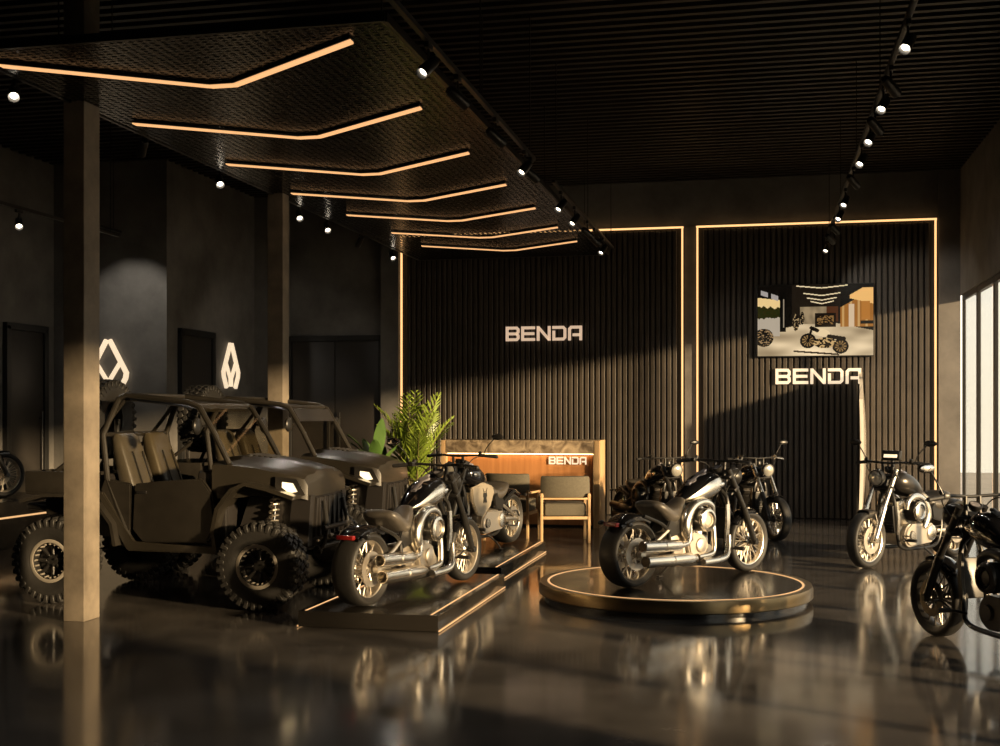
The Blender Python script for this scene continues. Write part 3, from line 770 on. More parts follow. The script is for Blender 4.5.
make_bike('dark motorcycle parked by the slatted wall, mostly hidden behind the turntable cruiser', (-1.48, 17.07, 0), -57.4, dict(dark, mirrors=(1,), both=True))
make_bike('dark motorcycle facing out at the slatted wall, just to the right of the turntable cruiser', (-.26, 17.32, 0), -57.4, dict(dark, mirrors=(1,), fork=M_chrome, both=True, lever=M_chrome))
make_bike('dark grey and silver cruiser parked on the floor near the bright windows', (1.68, 14.60, 0), 233, dict(both=True, pod=True, edx=.09, acy=.15, scale=1.05, mirrors=(1, -1), panel=False, paint=mat('graphite_paint', (.06, .055, .05), .3, metal=.7), slider=M_chrome, fork=M_chrome, seat=M_leather, rim=M_chrome))
make_bike('all black motorcycle in shade before the windows, the one nearest to the camera', (1.72, 8.98, 0), 117, mono)
make_bike('motorcycle on the raised ledge by the left wall, only its front wheel in view', (-10.29, 13.53, .6), 65, dict(mirrors=()))
# ------------------------------------------------------------------ off-road buggies (x forward, y left)
def utv_wheel(parent, nm, c, R, W, axis, side):
    """axis: direction pointing to the outer face"""
    a = Vector(axis).normalized(); _, u, v = frame_from(a); c = Vector(c); rr = R * .485
    g = G()
    prof = [(rr - .005, -W * .42), (rr + .02, -W * .48), (R * .75, -W * .52), (R * .9, -W * .50), (R * .955, -W * .42), (R * .965, 0), (R * .955, W * .42), (R * .9, W * .50), (R * .75, W * .52), (rr + .02, W * .48), (rr - .005, W * .42)]
    g.lathe(prof, c, a, 48, True)
    n = 32
    for i in range(n):
        for k, (off, ww, ph, tl) in enumerate(((-.36, .24, 0, .0), (-.12, .20, .5, .5), (.12, .20, 0, .5), (.36, .24, .5, 0))):
            t = 2 * PI * (i + ph) / n; d = u * math.cos(t) + v * math.sin(t); tg = a.cross(d)
            M = Matrix((d, tg, a)).transposed()
            rad_ = R * .965 if abs(off) < .3 else R * .95
            Mr = M @ Matrix.Rotation((.35 if off > 0 else -.35), 3, 'X')
            g.box(c + d * rad_ + a * W * off, (.032, R * .13, W * ww), Mr, .005, 1)
    # shoulder lugs
    for i in range(n):
        for s in (-1, 1):
            t = 2 * PI * (i + (.5 if s > 0 else 0)) / n; d = u * math.cos(t) + v * math.sin(t); tg = a.cross(d); M = Matrix((d, tg, a)).transposed()
            g.box(c + d * R * .885 + a * s * W * .492, (.07, R * .095, .022), M, .005, 1)
    g2 = G()
    g2.lathe([(rr - .02, -W * .4), (rr + .004, -W * .44), (rr + .004, W * .44), (rr - .01, W * .46), (rr - .025, W * .36), (rr - .03, W * .1), (rr - .03, -W * .2)], c, a, 36, True)
    g2.lathe([(0, W * .30), (.05, W * .30), (.055, W * .22), (rr - .045, W * .18), (rr - .025, W * .1), (rr - .025, 0), (0, 0)], c, a, 30)
    for i in range(8):
        t = 2 * PI * i / 8; d = u * math.cos(t) + v * math.sin(t); tg = a.cross(d); M = Matrix((d, tg, a)).transposed()
        g2.box(c + d * rr * .58 + a * W * .23, (rr * .62, .03, .035), M, .008, 1)
    for i in range(4):
        t = 2 * PI * i / 4 + .4; d = u * math.cos(t) + v * math.sin(t); p = c + d * .04 + a * W * .26; g2.cyl(p, p + a * .03, .009, n=6)
    w = obj(nm, g2, M_satin, parent)
    obj('tyre', g, M_rubber, w, 40)
    g = G(); g.lathe([(rr - .022, W * .46), (rr + .004, W * .46), (rr + .01, W * .475), (rr + .002, W * .49), (rr - .02, W * .485)], c, a, 40, True)
    for i in range(20):
        t = 2 * PI * i / 20; d = u * math.cos(t) + v * math.sin(t); p = c + d * (rr - .035) + a * W * .36; g.cyl(p - a * .03, p + a * .025, .008, n=6)
    obj('beadlock_ring', g, M_bead, w)
    return w
def make_utv(label, loc, visor=False):
    r = thing('off_road_buggy', label, 'off-road vehicle', loc, 0, 'off-road buggies parked by the pillars')
    R, W = .385, .27
    for nm, x in (('rear_wheel', -1.0), ('front_wheel', 1.0)):
        for s in (-1, 1): utv_wheel(r, nm, (x, s * .765, R), R, W, (0, s, 0), s)
    # tub and body shell
    g = G()
    g.prism([(-.62, .50), (.45, .44), (1.15, .52), (1.22, .70), (.66, .62), (.5, .62), (.40, .56), (-.55, .58)], lambda u, v, t: V(u, t, v), -.56, .56)
    g.prism([(-.50, .58), (-.72, .60), (-.80, 1.12), (-.60, 1.16)], lambda u, v, t: V(u, t, v), -.60, .60)
    g.box((.50, 0, .86), (.16, 1.16, .56), bev=.03)
    bmesh.ops.bevel(g.bm, geom=[e for e in g.bm.edges if len(e.link_faces) == 2 and e.calc_face_angle(0) > .6 and e.calc_length() > .3], offset=.015, segments=2, affect='EDGES')
    body = obj('tub', g, M_tub, r)
    g = G(); g.box((-.05, 0, .60), (.95, .16, .22), bev=.03); g.box((.36, 0, 1.10), (.18, 1.12, .20), bev=.05, seg=3); obj('dashboard', g, M_tub, r)
    # doors
    for s in (-1, 1):
        g = G()
        pl = [(.42, .56), (.50, .72), (.46, 1.0), (.36, 1.13), (-.06, 1.10), (-.30, 1.075), (-.32, .66), (-.22, .545)]
        g.prism(pl, lambda u, v, t: V(u, s * t, v), .60, .655); bmesh.ops.bevel(g.bm, geom=list(g.bm.edges), offset=.014, segments=2, affect='EDGES'); d = obj('door', g, M_utv, r)
        g = G(); g.box((-.22, s * .66, 1.0), (.10, .02, .03), bev=.006); obj('door_latch', g, M_satin, d)
        # quarter panel behind the door and the rocker sweeping to it
        g = G(); g.prism([(-.335, .66), (-.335, 1.08), (-.60, 1.12), (-.64, 1.02), (-.50, .78), (-.37, .60)], lambda u, v, t: V(u, s * t, v), .60, .65); bmesh.ops.bevel(g.bm, geom=list(g.bm.edges), offset=.012, segments=2, affect='EDGES'); obj('quarter_panel', g, M_utv, r)
        g = G(); g.prism([(-.68, 1.0), (-.60, 1.0), (-.30, .545), (.52, .525), (.56, .46), (-.36, .47)], lambda u, v, t: V(u, s * t, v), .60, .68); bmesh.ops.bevel(g.bm, geom=list(g.bm.edges), offset=.012, segments=2, affect='EDGES'); obj('rocker_panel', g, M_utvh, r)
        # front flare: from the hood side out over the wheel and down behind it
        g = G(); g.strip([(.52, .50), (.51, .66), (.565, .86), (.70, 1.02), (.82, 1.075), (1.0, 1.035), (1.26, .955)], (lambda k: s * .48), (lambda k: s * (.68 + .08 * math.sin(min(1, k * 1.15) * PI * .75))), .035); fl = obj('front_fender', g, M_utvh, r)
        g = G(); g.strip([(-.42, .52), (-.46, .72), (-.60, .90), (-.82, .985), (-1.15, .98), (-1.40, .92)], s * .48, s * .76, .03); obj('rear_fender', g, M_utv, r)
        # lower inner guard
        g = G(); g.prism([(.60, .60), (.72, .95), (1.2, .98), (1.22, .70), (1.0, .58)], lambda u, v, t: V(u, s * t, v), .36, .42); obj('inner_guard', g, M_tub, r)
        # front shock with coil and arms
        g = G(); g.cyl((.98, s * .44, 1.0), (1.0, s * .58, .46), .022, n=12); sh = obj('shock_absorber', g, M_chrome2, r)
        g = G(); pts = []
        p0, p1 = V(.98, s * .45, .96), V(1.0, s * .565, .52); ax, uu, vv = frame_from(p1 - p0)
        for i in range(81): t = i / 80 * 9 * 2 * PI; pts.append(p0 + (p1 - p0) * (i / 80) + (uu * math.cos(t) + vv * math.sin(t)) * .042)
        g.tube(pts, .009, 6); obj('coil_spring', g, M_alu, sh)
        for z in (.36, .50):
            g = G(); g.tube([V(.82, s * .3, z + .06), V(1.0, s * .66, z - .02), V(1.14, s * .3, z + .06)], .018, 8); obj('suspension_arm', g, M_satin, r)
        g = G(); g.tube([V(-.76, s * .3, .45), V(-1.0, s * .66, .36), V(-1.05, s * .3, .45)], .02, 8); obj('suspension_arm', g, M_satin, r)
        for xx in (-1.0, 1.0): g = G(); g.cyl((xx, s * .2, .42), (xx, s * .68, R), .02, n=8); obj('drive_shaft', g, M_satin, r)
        g = G(); g.cyl((-1.0, s * .46, .95), (-1.02, s * .58, .46), .03, n=12); obj('rear_shock', g, M_satin, r)
        # headlights: bright bezel, glowing lens
        g = G(); fx = lambda u, v, t: V(u, s * t, v)
        hx = lambda a, b: V(a, 0, b)
        outer = [V(1.05, s * .605, 1.155), V(1.235, s * .565, 1.13), V(1.30, s * .52, .985), V(1.17, s * .585, .965), V(1.05, s * .61, 1.06)]
        ctr = sum(outer, V(0, 0, 0)) / 5; out = V(.32, s * .94, .06).normalized()
        ctr = ctr + V(.01, 0, -.005); inner = [ctr + (p - ctr) * .52 for p in outer]
        ii = 4
        g.loft([[p + out * .0 for p in outer], [p + out * .018 for p in outer], [p + out * .014 for p in inner], [p - out * .01 for p in inner]], cap=False)
        hb = obj('headlight', g, M_gun, r)
        g = G(); g.loft([[p - out * .03 for p in inner], [p + out * .004 for p in inner]]); obj('lens', g, M_headl_glint, hb)
        # mirror on the A pillar
        g = G(); g.tube([V(.36, s * .575, 1.60), V(.37, s * .66, 1.60)], .012, 8); g.sphere((.36, s * .73, 1.60), .085, 18, (.35, .9, .95)); m = obj('side_mirror', g, M_satin, r)
        g = G(); g.sphere((.352, s * .73, 1.60), .078, 18, (.28, .9, .95)); obj('mirror_glass', g, M_chrome2, m)
        g = G(); g.box((-1.40, s * .52, 1.02), (.03, .12, .07), bev=.008); obj('tail_light', g, M_red, r)
    # hood
    g = G(); secs = []
    for x, hw, zt, zs, zb in ((.44, .60, 1.30, 1.25, .95), (.62, .605, 1.305, 1.25, .95), (.85, .60, 1.285, 1.225, .98), (1.06, .59, 1.25, 1.185, .98), (1.20, .56, 1.215, 1.155, .97), (1.285, .51, 1.18, 1.125, .95), (1.31, .49, 1.10, 1.07, .94)):
        secs.append([V(x, -hw, zb), V(x, -hw, zs), V(x, -hw * .86, zs + (zt - zs) * .62), V(x, -hw * .50, zt - .012), V(x, -hw * .42, zt + .012), V(x, 0, zt + .02), V(x, hw * .42, zt + .012), V(x, hw * .5, zt - .012), V(x, hw * .86, zs + (zt - zs) * .62), V(x, hw, zs), V(x, hw, zb)])
    g.loft(secs); hood = obj('hood', g, M_utvh, r, 28)
    g = G()
    for k in range(5): g.box((.60 + k * .055, 0, 1.331 - k * .006), (.03, .34, .012), bev=.003)
    obj('hood_vent', g, M_tub, hood)
    # grille, bumper
    g = G(); g.prism([(1.20, .55), (1.33, .60), (1.35, .95), (1.24, 1.0)], lambda u, v, t: V(u, t, v), -.36, .36)
    for k in range(6): g.box((1.345, -.30 + k * .12, .78), (.03, .035, .36), bev=.008)
    for s in (-1, 1): g.prism([(1.10, .50), (1.30, .52), (1.33, .98), (1.16, 1.0)], lambda u, v, t: V(u, s * t, v), .36, .47)
    obj('grille', g, M_tub, r)
    g = G()
    for s in (-1, 1): g.tube([V(1.10, s * .30, .44), V(1.34, s * .30, .48), V(1.41, s * .28, .66), V(1.37, s * .24, .92)], .022, 10, 4)
    for z, x in ((.50, 1.345), (.68, 1.41)): g.tube([V(x, -.36, z), V(x, .36, z)], .022, 10)
    obj('front_bumper', g, M_satin, r)
    # roll cage and roof
    g = G()
    for s in (-1, 1):
        g.tube([V(.60, s * .585, 1.26), V(.46, s * .575, 1.52), V(.30, s * .565, 1.775), V(.20, s * .56, 1.815), V(-.10, s * .56, 1.85), V(-.42, s * .56, 1.885), V(-.50, s * .565, 1.85), V(-.64, s * .60, 1.52), V(-.58, s * .625, 1.12), V(-.36, s * .635, .60)], .027, 10)
        g.tube([V(-.45, s * .50, 1.87), V(-.80, s * .50, 1.45), V(-1.22, s * .52, 1.14)], .02, 8)
    for x, z, w in ((.27, 1.79, .565), (-.42, 1.885, .56), (-.64, 1.52, .60), (-.42, 1.52, .0)):
        if w: g.tube([V(x, -w, z), V(x, w, z)], .022, 8)
    obj('roll_cage', g, M_utv, r)
    g = G(); secs = []
    for x, z, hw in ((.31, 1.752, .50), (.26, 1.772, .535), (.0, 1.808, .54), (-.3, 1.840, .54), (-.44, 1.852, .53), (-.48, 1.848, .50)):
        secs.append([V(x, -hw, z - .02), V(x, -hw * .9, z + .012), V(x, -hw * .4, z + .018), V(x, -hw * .35, z + .010), V(x, hw * .35, z + .010), V(x, hw * .4, z + .018), V(x, hw * .9, z + .012), V(x, hw, z - .02), V(x, hw * .9, z - .022), V(x, -hw * .9, z - .022)])
    g.loft(secs); obj('roof', g, M_utv, r, 30)
    # windshield
    g = G(); A, B = V(.585, 0, 1.285), V(.315, 0, 1.755); w0, w1 = .545, .53; off = V(.012, 0, .007)
    g.loft([[A + V(0, -w0, 0), A + V(0, w0, 0), A + V(0, w0, 0) + off, A + V(0, -w0, 0) + off], [B + V(0, -w1, 0), B + V(0, w1, 0), B + V(0, w1, 0) + off, B + V(0, -w1, 0) + off]]); ws = obj('windshield', g, M_shield, r, flat=True)
    if visor:
      g = G(); C = A + (B - A) * .72; wc = w0 + (w1 - w0) * .72
      g.loft([[C + V(0, -wc, 0) + off, C + V(0, wc, 0) + off, C + V(0, wc, 0) + off * 1.6, C + V(0, -wc, 0) + off * 1.6], [B + V(0, -w1, 0) + off, B + V(0, w1, 0) + off, B + V(0, w1, 0) + off * 1.6, B + V(0, -w1, 0) + off * 1.6]]); obj('sun_band', g, M_tub, ws, flat=True)
    # seats
    for s in (-1, 1):
        g = G(); secs = []
        for x, z, hw, hh in ((-.44, .74, .17, .07), (-.38, .76, .21, .085), (-.15, .755, .22, .075), (.04, .78, .21, .075), (.11, .77, .17, .05)): secs.append(sup((x, s * .285, z), hw, hh, 4, 20))
        g.loft(secs); st = obj('seat', g, M_seat, r, 50)
        g = G(); secs = []
        for q, hw, hd in ((0, .19, .06), (.08, .215, .085), (.35, .22, .085), (.6, .21, .08), (.8, .20, .07), (.95, .185, .06), (1.0, .16, .03)):
            cx, cz = -.37 - .24 * q, .74 + .78 * q; sec = []
            for i in range(20):
                t = 2 * PI * i / 20; ct, sn = math.cos(t), math.sin(t); sec.append(V(cx + hd * math.copysign(abs(sn) ** .5, sn), s * .285 + hw * math.copysign(abs(ct) ** .5, ct), cz + .3 * hd * math.copysign(abs(sn) ** .5, sn)))
            secs.append(sec)
        g.loft(secs); obj('backrest', g, M_seat, st, 50)
        g = G()
        for k in (-.09, .09):
            g.tube([V(-.285, s * .285 + k, .85), V(-.375, s * .285 + k, 1.10), V(-.465, s * .285 + k, 1.36)], .008, 6)
        obj('piping', g, M_utvh, st)
    # steering wheel (left seat)
    g = G(); sc, sa = V(.20, .285, 1.13), V(-.8, 0, .55).normalized(); g.torus(sc, sa, .16, .015, 32, 8); _, u, v = frame_from(sa)
    for k in range(3): t = 2 * PI * k / 3 + .5; g.cyl(sc, sc + (u * math.cos(t) + v * math.sin(t)) * .155, .012, n=6)
    g.cyl(sc - sa * .2, sc + sa * .02, .03, n=12); obj('steering_wheel', g, M_satin, r)
    # cargo bed and spare wheel
    g = G(); g.box((-1.06, 0, .98), (.72, 1.24, .04), bev=.01)
    for s in (-1, 1): g.box((-1.06, s * .61, 1.08), (.72, .035, .20), bev=.012)
    for xx in (-.72, -1.41): g.box((xx, 0, 1.08), (.035, 1.24, .20), bev=.012)
    g.box((-1.03, 0, .86), (.60, .9, .2), bev=.03); bed = obj('cargo_bed', g, M_utv, r)
    g = G(); g.tube([V(-1.30, -.40, .82), V(-1.52, -.40, .84), V(-1.52, .40, .84), V(-1.30, .40, .82)], .028, 8); obj('rear_bumper', g, M_satin, r)
    g = G(); g.cyl((-.86, 0, 1.0), (-.84, 0, 1.66), .03, n=10); g.cyl((-.98, -.25, 1.0), (-.86, 0, 1.5), .02, n=8); g.cyl((-.98, .25, 1.0), (-.86, 0, 1.5), .02, n=8); obj('spare_carrier', g, M_satin, r)
    utv_wheel(r, 'spare_wheel', (-.98, 0, 1.66), R, .26, (-1, 0, 0), 1)
    # whip lights / brackets between the seats
    g = G(); g.box((.62, 0, 1.315), (.05, .5, .02), bev=.005); obj('wiper_cowl', g, M_tub, r)
    return r
u1 = make_utv('matte black two-seat buggy nearest the front pillar, its whole side in view', (-5.26, 10.585, 0))
u2 = make_utv('black two-seat buggy with a dark sun band, partly hidden behind the nearer buggy', (-5.26, 12.70, 0), True)
# ------------------------------------------------------------------ plinths
M_plin = mat('plinth_gloss_black', (.016, .014, .012), .22, coat=.3, rvar=(3, .05))
M_rim = mat('bronze_rim', (.20, .145, .075), .30, metal=.9)
def plinth(label, x0, x1, y0, y1, h):
    t = thing('display_plinth', label, 'display plinth', ((x0 + x1) / 2, (y0 + y1) / 2, 0), 0, 'rectangular display plinths'); w, d = x1 - x0, y1 - y0
    g = G(); g.box((0, 0, h / 2 + .004), (w, d, h - .008), bev=.006); obj('base', g, M_plin, t)
    for c, s in (((w / 2 - .06, 0, h + .001), (.016, d - .04, .004)), ((-w / 2 + .06, 0, h + .001), (.016, d - .04, .004)), ((w / 2 + .006, 0, .012), (.008, d, .010)), ((-w / 2 - .006, 0, .012), (.008, d, .010))):
        g = G(); g.box(c, s); obj('light_strip', g, M_ledf, t, flat=True)
plinth('low glossy black rectangular plinth with amber edge lines under the front cruiser', -3.62, -2.46, 9.04, 11.52, .135)
plinth('low glossy black rectangular plinth under the cruiser with the side shield, nearer the counter', -3.76, -2.60, 12.03, 14.60, .135)
t = thing('round_turntable', 'round bronze-edged black turntable with a glowing amber ring under the cruiser', 'turntable', (-.793, 11.29, 0))
g = G(); g.lathe([(0, .149), (1.22, .149), (1.22, .12), (0, .12)], (0, 0, 0), (0, 0, 1), 96); obj('top_disc', g, M_plin, t, 30)
g = G(); g.lathe([(1.20, .042), (1.275, .042), (1.285, .05), (1.285, .118), (1.275, .150), (1.20, .150)], (0, 0, 0), (0, 0, 1), 96, True); obj('rim', g, M_rim, t, 30)
g = G(); g.lathe([(1.10, .0), (1.235, .0), (1.235, .06), (1.10, .06)], (0, 0, 0), (0, 0, 1), 96, True); obj('recessed_base', g, M_plin, t, 30)
g = G(); g.lathe([(1.185, .1492), (1.205, .1492), (1.205, .1525), (1.185, .1525)], (0, 0, 0), (0, 0, 1), 96, True); obj('light_ring', g, M_ledf, t, 30); t.scale = (.98, .98, 1)
t = thing('raised_ledge', 'raised dark ledge with an amber line along the left wall', 'ledge', (-10.1, 13.5, 0))
g = G(); g.box((0, 0, .3), (1.56, 3.6, .6), bev=.01); obj('base', g, M_plin, t)
g = G(); g.box((.786, 0, .40), (.012, 3.6, .022)); obj('light_strip', g, M_ledf, t, flat=True)
# ------------------------------------------------------------------ reception counter
def marble():
    m = bpy.data.materials.new('brown_marble'); m.use_nodes = True; nt = m.node_tree; b = nt.nodes['Principled BSDF']; b.inputs['Roughness'].default_value = .3
    tc = nt.nodes.new('ShaderNodeTexCoord'); n = nt.nodes.new('ShaderNodeTexNoise'); n.inputs['Scale'].default_value = 5; n.inputs['Detail'].default_value = 10; n.inputs['Distortion'].default_value = 1.6
    nt.links.new(tc.outputs['Object'], n.inputs['Vector']); cr = nt.nodes.new('ShaderNodeValToRGB')
    cr.color_ramp.elements[0].position = .36; cr.color_ramp.elements[0].color = (.13, .095, .065, 1); cr.color_ramp.elements[1].position = .66; cr.color_ramp.elements[1].color = (.46, .36, .25, 1)
    nt.links.new(n.outputs['Fac'], cr.inputs[0]); nt.links.new(cr.outputs[0], b.inputs['Base Color']); return m
def wood(name, c0, c1, sc=(2, 2, 30)):
    m = bpy.data.materials.new(name); m.use_nodes = True; nt = m.node_tree; b = nt.nodes['Principled BSDF']; b.inputs['Roughness'].default_value = .42
    tc = nt.nodes.new('ShaderNodeTexCoord'); mp = nt.nodes.new('ShaderNodeMapping'); mp.inputs['Scale'].default_value = sc
    n = nt.nodes.new('ShaderNodeTexNoise'); n.inputs['Scale'].default_value = 1.0; n.inputs['Detail'].default_value = 6
    nt.links.new(tc.outputs['Object'], mp.inputs[0]); nt.links.new(mp.outputs[0], n.inputs['Vector']); cr = nt.nodes.new('ShaderNodeValToRGB')
    cr.color_ramp.elements[0].position = .3; cr.color_ramp.elements[0].color = (*c0, 1); cr.color_ramp.elements[1].position = .7; cr.color_ramp.elements[1].color = (*c1, 1)
    nt.links.new(n.outputs['Fac'], cr.inputs[0]); nt.links.new(cr.outputs[0], b.inputs['Base Color']); return m
M_orange = wood('orange_wood', (.36, .155, .055), (.48, .22, .085), (18, 2, 1.2)); M_oak = wood('pale_oak', (.50, .33, .17), (.62, .42, .23), (12, 12, 1.5))
t = thing('reception_counter', 'reception counter with a marble top band and glowing orange wood front', 'counter', (-3.60, 17.9, 0))
W, H = 2.46, 1.315
g = G(); g.box((0, .35, H - .10), (W - .14, .70, .20), bev=.006); mt = obj('marble_top', g, marble(), t)
g = G(); g.box((-.02, .10, .56), (W - .18, .05, 1.05), bev=.004); obj('front_panel', g, M_orange, t)
g = G(); g.box((W / 2 - .045, .35, H / 2 - .0), (.09, .70, H), bev=.005); obj('end_panel', g, M_oak, t)
g = G(); g.box((-W / 2 + .045, .35, H / 2), (.09, .70, H), bev=.005); obj('end_panel', g, M_oak, t)
g = G(); g.box((0, .42, .06), (W - .2, .5, .12)); obj('kick_base', g, M_black, t)
g = G(); g.box((0, .045, H - .207), (W - .20, .02, .014)); obj('light_strip', g, mat('counter_led', (.1, .06, .03), .5, emit=(1.0, .56, .24), estr=9), t, flat=True)
word('BENDA', 'small glowing BENDA letters on the front of the reception counter', (-2.86, 17.972, 1.01), .575, .115, M_letter, .02)
# ------------------------------------------------------------------ chairs
def chair(label, loc, rz):
    t = thing('armchair', label, 'chair', loc, rz, 'armchairs in front of the counter')
    g = G(); g.box((0, .02, .44), (.56, .54, .17), bev=.035, seg=3); obj('seat', g, M_chair, t)
    g = G(); rows = []
    secs = []
    for i in range(13):        # wraparound backrest
        a = rad(-62 + 124 * i / 12); x = .30 * math.sin(a) / math.sin(rad(62)); y = -.27 + .14 * (1 - math.cos(a)); nx, ny = math.sin(a) * .8, -math.cos(a)
        L = math.hypot(nx, ny); nx, ny = nx / L, ny / L
        sec = []
        for q in range(12):
            t_ = 2 * PI * q / 12; u, v = .035 * math.copysign(abs(math.cos(t_)) ** .6, math.cos(t_)), .145 * math.copysign(abs(math.sin(t_)) ** .5, math.sin(t_)); sec.append(V(x + nx * u, y + ny * u, .745 + v))
        secs.append(sec)
    g.loft(secs); obj('backrest', g, M_chair, t, 50)
    for sx in (-1, 1):
        for yy, top in ((-.27, .66), (.28, .63)):
            g = G(); g.box((sx * .315, yy, top / 2), (.036, .036, top), bev=.006); obj('leg', g, M_oak, t)
        g = G(); g.box((sx * .315, .0, .625), (.045, .60, .028), bev=.008); obj('armrest', g, M_oak, t)
        g = G(); g.box((sx * .315, .0, .34), (.03, .53, .04), bev=.005); obj('side_rail', g, M_oak, t)
    g = G()
    for yy in (-.27, .28): g.box((0, yy, .335), (.60, .03, .04), bev=.005)
    g.box((0, -.275, .59), (.60, .02, .025), bev=.004); obj('cross_rail', g, M_oak, t)
M_chair = mat('olive_fabric', (.105, .092, .066), .8, noise=(40, .15), bump=(120, .2))
chair('olive armchair with pale wood frame, fully visible before the right end of the counter', (-2.60, 16.0, 0), rad(14))
chair('olive armchair mostly hidden behind the crested cruiser, at the counter', (-3.42, 16.5, 0), rad(-6))
# ------------------------------------------------------------------ plants
M_leaf = mat('palm_green', (.17, .24, .028), .42, noise=(8, .35)); M_leaf2 = mat('broad_leaf_green', (.06, .12, .025), .35, noise=(6, .3)); M_pot = mat('charcoal_pot', (.03, .028, .026), .5, bump=(30, .1)); M_soil = mat('soil', (.02, .014, .01), .95, bump=(60, .5)); M_stem = mat('palm_stem', (.16, .13, .05), .6)
def pot(t, r, h):
    g = G(); g.lathe([(0, 0), (r * .72, 0), (r * .76, .01), (r, h - .02), (r, h), (r - .025, h), (r - .03, h - .04)], (0, 0, 0), (0, 0, 1), 32); p = obj('pot', g, M_pot, t)
    g = G(); g.lathe([(0, h - .05), (r - .02, h - .05)], (0, 0, 0), (0, 0, 1), 24); obj('soil', g, M_soil, p)
t = thing('potted_palm', 'bushy green potted palm beside the left end of the reception counter', 'plant', (-4.93, 16.75, 0))
pot(t, .24, .46)
gs = G(); gl = G(); rr = random.Random(11)
def frond(gl, gs, base, az, L, lean, n=20):
    d = V(math.cos(az), math.sin(az), 0); pts = []
    for i in range(n + 1):
        k = i / n; ang = lean * (.25 + 1.15 * k ** 1.5); pts.append((base if not pts else pts[-1]) + (d * math.sin(ang) + V(0, 0, 1) * math.cos(ang)) * (L / n if pts else 0))
    gs.tube(pts, [.010, .007, .003], 6)
    for i in range(5, n + 1):
        T = (pts[i] - pts[i - 1]).normalized(); sd = T.cross(V(0, 0, 1)); sd = sd.normalized() if sd.length > .05 else V(-d.y, d.x, 0); up = sd.cross(T)
        k = i / n; ll = .36 * L / 1.2 * (math.sin(PI * min(1, k * .85 + .12)) ** .7)
        for s in (-1, 1):
            q = (sd * s * .80 + T * .85 + up * .22 + V(rr.uniform(-.1, .1), rr.uniform(-.1, .1), rr.uniform(-.1, .05))).normalized(); b = pts[i]; w = T * .020
            m = b + q * ll * .5 + up * .012; tip = b + q * ll - V(0, 0, .10 * ll)
            a = [gl.bm.verts.new(p) for p in (b - w * .5, m - w, tip, m + w, b + w * .5)]
            gl.bm.faces.new(a)
for i in range(17):
    az = 2 * PI * i / 17 * 3.0 + rr.uniform(-.25, .25); lean = rr.uniform(.18, .85)
    frond(gl, gs, V(rr.uniform(-.07, .07), rr.uniform(-.07, .07), .44), az, rr.uniform(1.25, 1.72) * (1 - .18 * lean), lean)
obj('stems', gs, M_stem, t); obj('fronds', gl, M_leaf, t, flat=True)
t = thing('potted_plant', 'small broad-leaved potted plant between the farther buggy and the palm', 'plant', (-5.10, 15.55, 0)); t.scale = (1.05, 1.05, 1.3)
pot(t, .2, .42)
gs = G(); gl = G()
for i in range(10):
    az = 2 * PI * i / 10 * 3 + rr.uniform(-.3, .3); ln = rr.uniform(.2, .7); L = rr.uniform(.45, .75); b = V(0, 0, .40); d = V(math.cos(az), math.sin(az), 0)
    p1 = b + V(0, 0, L * .55) + d * L * .12 * ln; gs.tube([b, b + V(0, 0, L * .3), p1], .007, 6, 3)
    sd = V(-d.y, d.x, 0); rows = []
    for j in range(9):
        k = j / 8; c_ = p1 + d * (L * ln * k * .9) + V(0, 0, L * (.75 * k - .5 * ln * k * k)); w = .085 * math.sin(PI * min(1, k * .93 + .05)) ** .8
        rows.append([c_ - sd * w + V(0, 0, .02), c_, c_ + sd * w + V(0, 0, .02)])
    gl.grid(rows)
obj('stems', gs, M_stem, t); obj('leaves', gl, M_leaf2, t)
# ------------------------------------------------------------------ tall curved partition blade by the wall
t = thing('curved_partition', 'tall slim pale glossy curved partition standing end-on between the windowside cruiser and the slatted wall', 'partition', (1.545, 19.62, 0), 0)
g = G(); secs = []
for i in range(15):
    q = i / 14
    row = []
    for j in range(13): k = j / 12 * 2 - 1; top = 2.40 - .36 * (.5 - k / 2) - .10 * max(0, -k - .7) / .3; z = .02 + (top - .02) * q; row.append(V(.055 * k + .07 * math.sin(PI * min(1, z / 2.4)) * (1 - .5 * k * k), k * .66, z))
    secs.append(row + [p + V(-.05, 0, 0) for p in reversed(row)])
g.loft(secs); obj('blade', g, M_pearl, t, 40)
g = G(); g.box((0, 0, .012), (.30, .9, .024), bev=.006); obj('foot_plate', g, M_satin, t)
